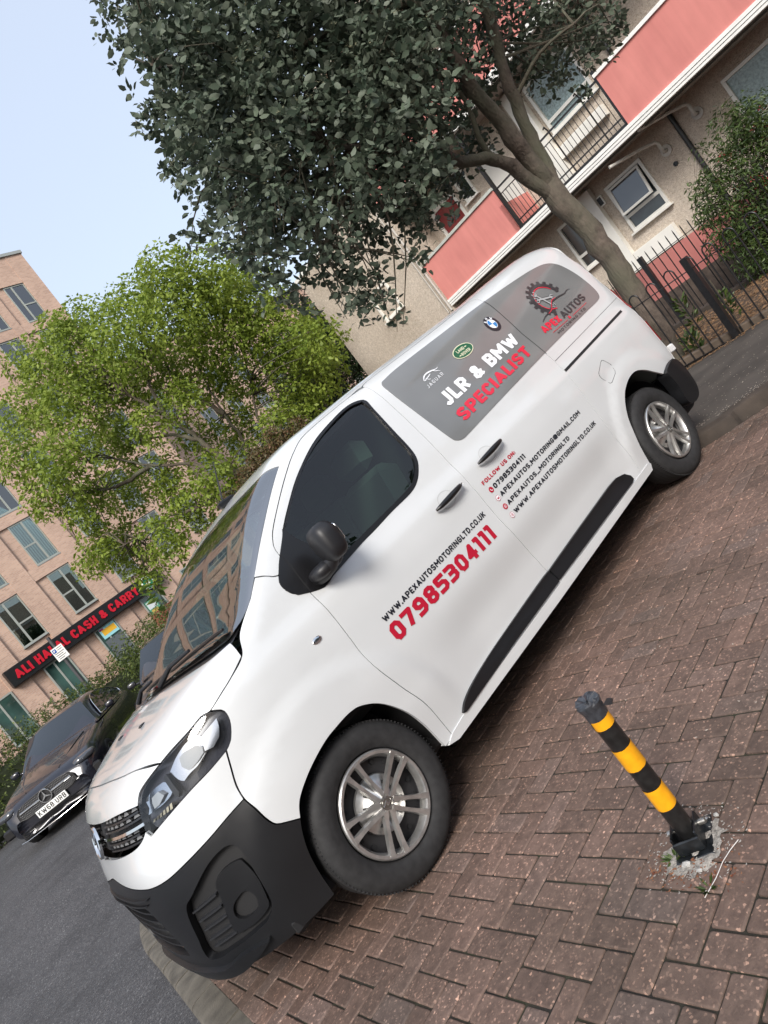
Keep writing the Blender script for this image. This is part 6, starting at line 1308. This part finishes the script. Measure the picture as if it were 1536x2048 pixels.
# ------------------------------------------------------------------ the parked cars beyond the road
M_cblk=mat('car_paint_black',(.010,.011,.018),.25,.2,.7,.5,coatr=.03); M_cbrn=mat('car_paint_dark_grey',(.022,.022,.026),.3,.2,1.0); M_cgl=mat('car_window_glass',(.015,.020,.026),.03,0,0,.7)
def body_w(y,L): return .905*(1-.0*y)*np.clip(1-((.62-y)/.62)**2*.20 if y<.62 else 1-((y-(L-.7))/.7)**2*.16 if y>L-.7 else 1,0,1)
def car(name,label,paint,loc,rz,L=4.69,emblem=True,plate=None,H=1.44):
    c=empty(name,loc,rz,label,'car'); hood=pch([0,.05,.18,.5,1.0,1.35,1.7,3.6,4.0,4.5,4.62,L],[.54,.67,.765,.85,.92,.96,.98,1.00,1.04,1.04,.95,.70]); low=pch([0,.3,L-.3,L],[.24,.18,.20,.32])
    ys_=[0,.015,.05,.10,.18,.30,.45,.62,.8,1.0,1.2,1.4,1.7,2.1,2.5,2.9,3.3,3.6,3.9,4.1,4.3,4.45,4.55,4.62,L]
    V=[];n=0
    for y in ys_:
        w=float(body_w(y,L)); f=(1-(1-min(y/.14,1))**2)*.13+.87 if y<.14 else 1; w*=f; h=float(hood(y)); lo=float(low(y)); sh=lo+(h-lo)*.80
        half=[(0,lo),(w*.72,lo),(w*.93,lo+.05),(w*.985,lo+(h-lo)*.30),(w,lo+(h-lo)*.52),(w*.975,lo+(h-lo)*.72),(w*.93,sh+(h-sh)*.35),(w*.84,h-.035),(w*.68,h-.008),(w*.40,h+.012),(0,h+.018)]
        ring=[(x,y,z) for x,z in half]+[(-x,y,z) for x,z in half[-2:0:-1]]; V+=ring; n=len(ring)
    Fc=[(i*n+j,i*n+(j+1)%n,(i+1)*n+(j+1)%n,(i+1)*n+j) for i in range(len(ys_)-1) for j in range(n)]+[tuple(range(n)),tuple(reversed(range((len(ys_)-1)*n,len(ys_)*n)))]
    bd=MB().add(V,Fc).build('body',paint,c); m=bd.modifiers.new('s','SUBSURF'); m.levels=1; m.render_levels=2
    for p in bd.data.polygons: p.use_smooth=True
    # cabin
    cy=[1.50,1.78,2.18,2.46,2.80,3.15,3.52,3.86,4.16]; ch=[.95,1.12,1.34,1.415,1.44,1.435,1.38,1.22,1.03]; cw0=[.80,.82,.82,.82,.82,.82,.81,.79,.74]; cw1=[.72,.665,.60,.585,.58,.58,.57,.58,.64]
    V=[]
    for y,h,a,b in zip(cy,ch,cw0,cw1):
        h*=H/1.44; half=[(a,.93),(a-(a-b)*.5,.93+(h-.93)*.5),(b+.02,h-.06),(b-.06,h-.012),(b*.5,h+.006),(0,h+.012)]; V+=[(x,y,z) for x,z in half]+[(-x,y,z) for x,z in half[-2::-1]]
    n=11; Fc=[(i*n+j,i*n+j+1,(i+1)*n+j+1,(i+1)*n+j) for i in range(len(cy)-1) for j in range(n-1)]+[tuple(range(n)),tuple(reversed(range((len(cy)-1)*n,len(cy)*n)))]
    cb=MB().add(V,Fc).build('roof',paint,c); m=cb.modifiers.new('s','SUBSURF'); m.levels=1; m.render_levels=2
    for p in cb.data.polygons: p.use_smooth=True
    # glass : windscreen and side windows standing a few mm proud
    def gp(nm,pts,par=c,m_=M_cgl):
        """pts rows of 3-D points -> smooth sheet"""
        r=len(pts);q=len(pts[0]);V=[p for row in pts for p in row]; o=obj(nm,V,[(i*q+j,i*q+j+1,(i+1)*q+j+1,(i+1)*q+j) for i in range(r-1) for j in range(q-1)],m_,par,True); return o
    rows=[]
    for t in np.linspace(0,1,7):
        y=1.58+(2.25-1.58)*t; z=(.955+(1.375-.955)*t**.93)*(H/1.44)+.030; w=.755-(.755-.545)*t; rows.append([(w*s,y+.07*s*s*(1-.4*t)-.035,z-.030*s*s) for s in np.linspace(-1,1,11)])
    ws=gp('windscreen',rows)
    MB().tube([rows[-1][3],(-.06*0+rows[-1][5][0],rows[-1][5][1]+.05,rows[-1][5][2]-.10)],.001,4).build('seal',M_gap,ws)
    for s in (1,-1):
        P=[(1.86,.985),(1.98,1.06),(2.28,1.24),(2.55,1.335),(2.9,1.365),(3.28,1.345),(3.66,1.24),(3.93,1.08),(3.88,1.01),(3.3,.995),(2.5,.985)]
        V2,T,_=cdt(np.array(P),(),.12); 
        def sx(z): t=(z-.93)/(.50); return .826-.235*t
        Vv=[(s*sx(z)+s*.008,y,z) for y,z in V2]; sg_=obj('side_window',Vv,[t if s<0 else tuple(reversed(t)) for t in T],M_cgl,c,True)
        tr_=[(s*(sx(z)+.012),y,z) for y,z in smooth_poly(P,.08)]; MB().tube(tr_+[tr_[0]],.009,6,False).build('window_trim',M_chr if emblem else M_blk2,sg_,True)
        MB().tube([(s*(sx(1.17)+.012),2.62,.98),(s*(sx(1.35)+.012),2.70,1.36)],.022,6).build('pillar',M_blk2,sg_)
        mr=MB().add(*superell((s*.99,1.98,1.02),(.085,.045,.055),2.8,16,10)).tube([(s*.85,2.0,.97),(s*.94,1.98,.99)],.02,8).build('wing_mirror',paint,c,60)
        # headlamp
        hlp=MB().add(*superell((s*.67,.25,.685),(.20,.185,.062),3.0,20,12,M=Matrix.Rotation(s*R(26),3,'Z')@Matrix.Rotation(R(0),3,'X'))).build('headlamp',mat('car_lamp_clear',(.06,.065,.075),.05,.3,1),c,60)
        MB().add(*superell((s*.63,.215,.685),(.11,.17,.034),2.2,16,10,M=Matrix.Rotation(s*R(26),3,'Z'))).build('lamp_reflector',M_chr,hlp,60)
        MB().box(s*.70-.17,.03,.36,s*.70+.17,.10,.52,.03,M=Matrix.Translation((0,.05,0))).build('bumper_vent',M_blk2,c)
        for wy in (.86,3.70):
            w=MB().lathe([(.0,.07),(.20,.05),(.225,.02),(.24,.0),(.30,-.004),(.325,.02),(.33,.10),(.325,.19),(.2,.2)],(s*.90,wy,.33),'x',36,sgn=-s).build('wheel',M_rub,c,50)
            MB().lathe([(.0,.055),(.20,.045),(.225,.012),(.23,.0)],(s*.903,wy,.33),'x',30,sgn=-s).build('rim',M_alu,w,True)
    # grille, bar, emblem, plate, lower lip
    go=[(-.50,.56),(-.44,.665),(-.2,.70),(.2,.70),(.44,.665),(.50,.56),(.40,.485),(-.40,.485)]
    Mg=Matrix(((1,0,0,0),(0,0,-1,.005),(0,1,0,0),(0,0,0,1)))
    gr=MB().prism(smooth_poly(go,.05),0,.035,M=Mg).build('grille',M_rec,c)
    MB().tube([(q[0],-.030,q[1]) for q in smooth_poly(go,.06)]+[(go[0][0],-.030,go[0][1])],.0045,6,False).build('grille_frame',M_blk2,gr,True)
    if emblem:
        st=MB()
        for iz in range(7):
            for ix in range(-17,18):
                x=ix*.027+(iz%2)*.0135; z=.508+iz*.028
                if abs(x)<.47-.9*abs(z-.58)*.6 and (abs(x)>.10) and abs(z-.60)>.016: st.box(x-.005,-.036,z-.005,x+.005,-.030,z+.005)
        st.build('grille_studs',M_chr,gr); MB().box(-.45,-.05,.592,-.10,-.032,.612,.004).box(.10,-.05,.592,.45,-.032,.612,.004).build('grille_bar',M_chr,gr)
        eb=MB().lathe([(.088,-.05),(.094,-.064),(.102,-.064),(.106,-.05)],(0,0,.60),'y',40).build('emblem',M_chr,c,True); s3=MB()
        for k in range(3):
            a=math.pi/2+k*2*math.pi/3; u=(math.cos(a),math.sin(a)); v=(-u[1],u[0]); s3.prism([(.0-v[0]*.014,.60-v[1]*.014),(u[0]*.098,.60+u[1]*.098),(v[0]*.014,.60+v[1]*.014)][::-1] if False else [(v[0]*-.014,.60-v[1]*.014),(u[0]*.098,.60+u[1]*.098),(v[0]*.014,.60+v[1]*.014)],0,.01,M=Matrix(((1,0,0,0),(0,0,-1,-.052),(0,1,0,0),(0,0,0,1))))
        s3.build('emblem_star',M_chr,eb)
    else:
        for z in (.52,.56,.60,.64): MB().box(-.44,-.04,z,.44,-.03,z+.012).build('grille_bar',M_blk2,gr)
    pl_=MB().box(-.26,-.055,.375,.26,-.035,.486,.003).build('number_plate',MATS['plate_white'],c)
    if plate: xz_text(plate,-.238,.392,.476,.078,-.0565,M_gap,pl_,.002,.17,1.6,'plate_characters')
    MB().box(-.62,.0,.25,.62,.06,.36,.02).build('lower_grille',M_blk2,c)
    MB().tube([(-.74,.09,.215),(-.6,.02,.205),(0,-.03,.20),(.6,.02,.205),(.74,.09,.215)],.005,8).build('chrome_lip',M_chr if emblem else M_blk2,c,True)
    # bonnet creases, badge dot
    for s in (1,-1): MB().tube([(s*.30,.22,float(hood(.22))+.012),(s*.46,.7,float(hood(.7))+.006),(s*.58,1.25,float(hood(1.25))-.002)],.010,6).build('bonnet_crease',paint,c,True)
    return c
car('black_saloon_car','shiny black saloon car with a star emblem and chrome studded grille facing the camera',M_cblk,(-.02,10.05,-.14),R(-27),plate='KW68 URB')
car('dark_hatchback','dark parked car mostly hidden between the black saloon and the white van',M_cbrn,(2.2,9.0,-.14),R(-27),4.3,False,None,1.50)
car('blue_black_car','dark car seen over the hedge in front of the shop poster',M_cbrn,(5.0,17.6,-.14),R(-85),4.4,False,None,1.46)
# ------------------------------------------------------------------ folding parking post, bent over, with its mortar patch
bo_=(0.1286,-1.1738,.063)
bp_=empty('parking_post',bo_,0,'leaning black and yellow banded parking post with a torn black cap on the paving','parking post')
ax=Vector((-.034,-.031,.55)).normalized(); Lp=.535
Mt=ax.to_track_quat('Z','Y').to_matrix().to_4x4()
M_yel=mat('yellow_band',(.80,.36,.008),.35,0,.3,noise=(30,.12)); M_pb=mat('post_black',(.010,.010,.010),.38,0,.2,noise=(50,.5),bump=(150,.2,.001))
r_=.0315; bands=[(.012,.150,0),(.150,.226,1),(.226,.302,0),(.302,.380,1),(.380,.458,0),(.458,.525,1)]
tubeb=MB(); 
core=MB().lathe([(0,.012),(r_-.0015,.012),(r_-.0015,Lp),(0,Lp)],(0,0,0),'z',40).build('tube',M_pb,bp_,50); core.matrix_local=Mt
for a,b,yl in bands:
    n_=40; V=[]
    for k in range(n_):
        t=2*math.pi*k/n_; ja=random.uniform(-.0006,.0006); V+=[(r_*math.cos(t),r_*math.sin(t),a+ja),(r_*math.cos(t),r_*math.sin(t),b+ja)]
    if yl: obj('yellow_band',V,[(2*k,2*((k+1)%n_),2*((k+1)%n_)+1,2*k+1) for k in range(n_)],M_yel,core,True)
# crumpled cap of torn black tape
V=[];Ff=[];n_=22
for j,(rr,h,am) in enumerate(((.0325,.478,.001),(.0335,.500,.0012),(.0345,.520,.0015),(.0375,.538,.0018),(.036,.546,.0015),(.022,.544,.003),(.004,.540,.002))):
    for k in range(n_):
        t=2*math.pi*k/n_; q=rr+random.uniform(-am,am); hh=h+random.uniform(-am,am)*1.2
        if j<2: hh=h+.022-(.045 if 1.9<t<3.6 and j==0 else 0)-.010*(1-j)
        V.append((q*math.cos(t),q*math.sin(t),hh))
for j in range(6):
    for k in range(n_): Ff.append((j*n_+k,j*n_+(k+1)%n_,(j+1)*n_+(k+1)%n_,(j+1)*n_+k))
cap=obj('torn_cap',V,Ff,mat('black_tape',(.035,.038,.045),.28,0,.3,noise=(60,.4)),core,False)
obj('tape_flap',[(.028,-.01,.512),(.050,-.02,.530),(.060,-.015,.522),(.062,-.002,.508),(.045,.004,.500),(.030,.008,.505),(.052,-.012,.500)],[(0,1,6,5),(1,2,6),(2,3,6),(3,4,6),(4,5,6)],MATS['black_tape'],cap)
# hinge box and base plate
Gm=Matrix([list(RG[0])+[0],list(RG[1])+[0],list(RG[2])+[0],[0,0,0,1]])
M_bmet=mat('worn_black_steel',(.020,.023,.026),.35,.5,.2,noise=(25,.7,8),bump=(60,.4,.004))
def gb_(x0,y0,z0,x1,y1,z1,b,nm,m=M_bmet,rz=25,par=bp_):
    o=MB().box(x0,y0,z0,x1,y1,z1,b,M=Matrix.Rotation(R(rz),4,'Z')).build(nm,m,par,True); o.matrix_local=Gm; return o
gb_(-.075,-.060,-.002,.075,.060,.007,.003,'base_plate'); gb_(-.045,-.040,.007,.040,-.033,.062,.003,'hinge_lug'); gb_(-.045,.034,.007,.040,.041,.062,.003,'hinge_lug'); gb_(-.055,-.040,.007,-.046,.041,.050,.003,'hinge_back')
o=MB().lathe([(0,-.060),(.008,-.060),(.009,-.052),(.009,.052),(.008,.060),(0,.060)],(.015,0,.038),'y',16).lathe([(0,0),(.007,0),(.009,.006),(.004,.010)],(.055,-.045,.007),'z',12).lathe([(0,0),(.007,0),(.009,.006),(.004,.010)],(.055,.045,.007),'z',12).build('bolt',mat('galvanised_bolt',(.35,.34,.32),.35,.9),bp_,True); o.matrix_local=Gm@Matrix.Rotation(R(25),4,'Z')
# mortar patch, rubble, wire, weeds
def blobpoly(c,rx,ry,n,j): return [(c[0]+rx*math.cos(t)*(1+random.uniform(-j,j)),c[1]+ry*math.sin(t)*(1+random.uniform(-j,j))) for t in np.linspace(0,2*math.pi,n,endpoint=False)]
bc=(.118,-1.183)
V2,T,_=cdt(np.array(blobpoly((bc[0]-.012,bc[1]-.004),.098,.095,44,.20)),(),.008); zz=[.0015+.005*max(0,math.sin(a*61+b*37)*math.sin(b*83-a*29))+random.uniform(0,.0018)-.004*(math.hypot(a-bc[0],b-bc[1])>.11) for a,b in V2]
o=obj('mortar_patch',[(a,b,z) for (a,b),z in zip(V2,zz)],T,mat('crumbly_mortar',(.26,.24,.215),.95,noise=(70,.5,9),bump=(200,1.,.006)),None,True); o.matrix_world=M_van; tag(o,kind='structure')
random.seed(21)
def stone(x,y,s,lb,nm='mortar_lump',m=None):
    bm=bmesh.new(); bmesh.ops.create_icosphere(bm,subdivisions=1,radius=s)
    for v in bm.verts: v.co*=random.uniform(.65,1.15); v.co.z*=.6
    me=bpy.data.meshes.new(nm); bm.to_mesh(me); bm.free(); me.materials.append(m or mat('mortar_lump_grey',(.36,.35,.33),.9,noise=(60,.3),bump=(150,.6,.003))); o=bpy.data.objects.new(nm,me); COL.objects.link(o); o.matrix_world=M_van@Matrix.Translation((x,y,s*.38)); tag(o,lb,'rubble'); return o
stone(bc[0]-.075,bc[1]-.004,.017,'pale mortar lump beside the base of the leaning post'); stone(bc[0]-.09,bc[1]-.052,.010,'small pale lump below the post base'); stone(bc[0]+.10,bc[1]-.035,.010,'pale lump to the right of the post plate')
V=[];random.seed(5)
def crumbs():
    t=random.uniform(0,6.28);r=abs(random.gauss(.12,.03)); return tuple(RG@np.array([bc[0]-.01+r*math.cos(t),bc[1]+r*math.sin(t),.003]))
litter('mortar_crumbs',200,crumbs,.0042,mat('crumb_grey',(.34,.32,.29),.9),'grey mortar crumbs scattered round the foot of the post')
litter('red_debris',130,lambda:tuple(RG@np.array([bc[0]-.09+random.gauss(0,.03),bc[1]-.02+random.gauss(0,.09),.003])),.006,leafmat('red_brown_scraps',(.10,.025,.012),(.26,.12,.06),.0,.9),'reddish brown leaf scraps in the joints beside the post')
wr=MB().tube([(0,0,0),(.05,-.035,.004),(.10,-.052,.001),(.13,-.075,.003),(.16,-.098,.001)],.0010,6).build('white_wire',mat('white_plastic',(.62,.60,.58),.5),None,True); wr.matrix_world=M_van@Matrix.Translation((-.055,-1.285,.004))@Matrix.Rotation(R(20),4,'Z'); tag(wr,'thin white stick of wire lying on the paving by the post','wire')
def weed(x,y,n,s,lb):
    w=empty('paving_weed',W3((x,y,0)),0,lb,'weed'); a=RNG.uniform(0,6.28,n); P=np.c_[.008*np.cos(a),.008*np.sin(a),np.zeros(n)]; Q=np.c_[np.cos(a),np.sin(a),RNG.uniform(.2,1.2,n)]; Q/=np.linalg.norm(Q,axis=1,keepdims=True); leaves('blades',P,Q,s,M_leafb,w,.22,.3)
weed(bc[0]-.055,bc[1]+.045,26,.03,'tiny green weed at the left edge of the mortar patch'); weed(bc[0]-.14,bc[1]-.10,22,.028,'tiny weed in the joint below the post'); weed(2.25,-1.05,30,.04,'grassy weed in the paving joint near the rear kerb'); weed(1.25,-1.35,24,.035,'little weed between the bricks in the middle of the bay')
# parking sign on its pole
ps=empty('parking_sign',(2.8,17.1,-.14),0,'small white parking sign on a thin dark pole before the shop','parking sign')
MB().lathe([(0,0),(.045,0),(.045,3.05),(.0,3.06)],(0,0,0),'z',14).build('pole',mat('dark_grey_pole',(.05,.05,.055),.5),ps,True)
pn=MB().box(-.15,-.075,2.37,.15,-.055,2.74,.004).build('sign_panel',mat('sign_panel_white',(.80,.80,.78),.4),ps); MB().box(-.13,-.080,2.61,-.04,-.0755,2.71).build('blue_square',mat('sign_blue',(.02,.09,.35),.4),pn)
xz_text('P',-.108,2.630,.042,.060,-.082,MATS['sign_panel_white'],pn,.001,.22,1,'sign_letter')
for k,(a,b) in enumerate(((-.01,.10),(-.01,.085),(-.10,.10),(-.10,.06),(-.09,.09),(-.08,.04))): MB().box(a*1.2,-.079,2.69-k*.052-(.015 if k>1 else 0),b*1.2,-.0755,2.703-k*.052-(.015 if k>1 else 0)).build('sign_line',M_gap,pn)
ps.rotation_euler=(0,0,R(-8))
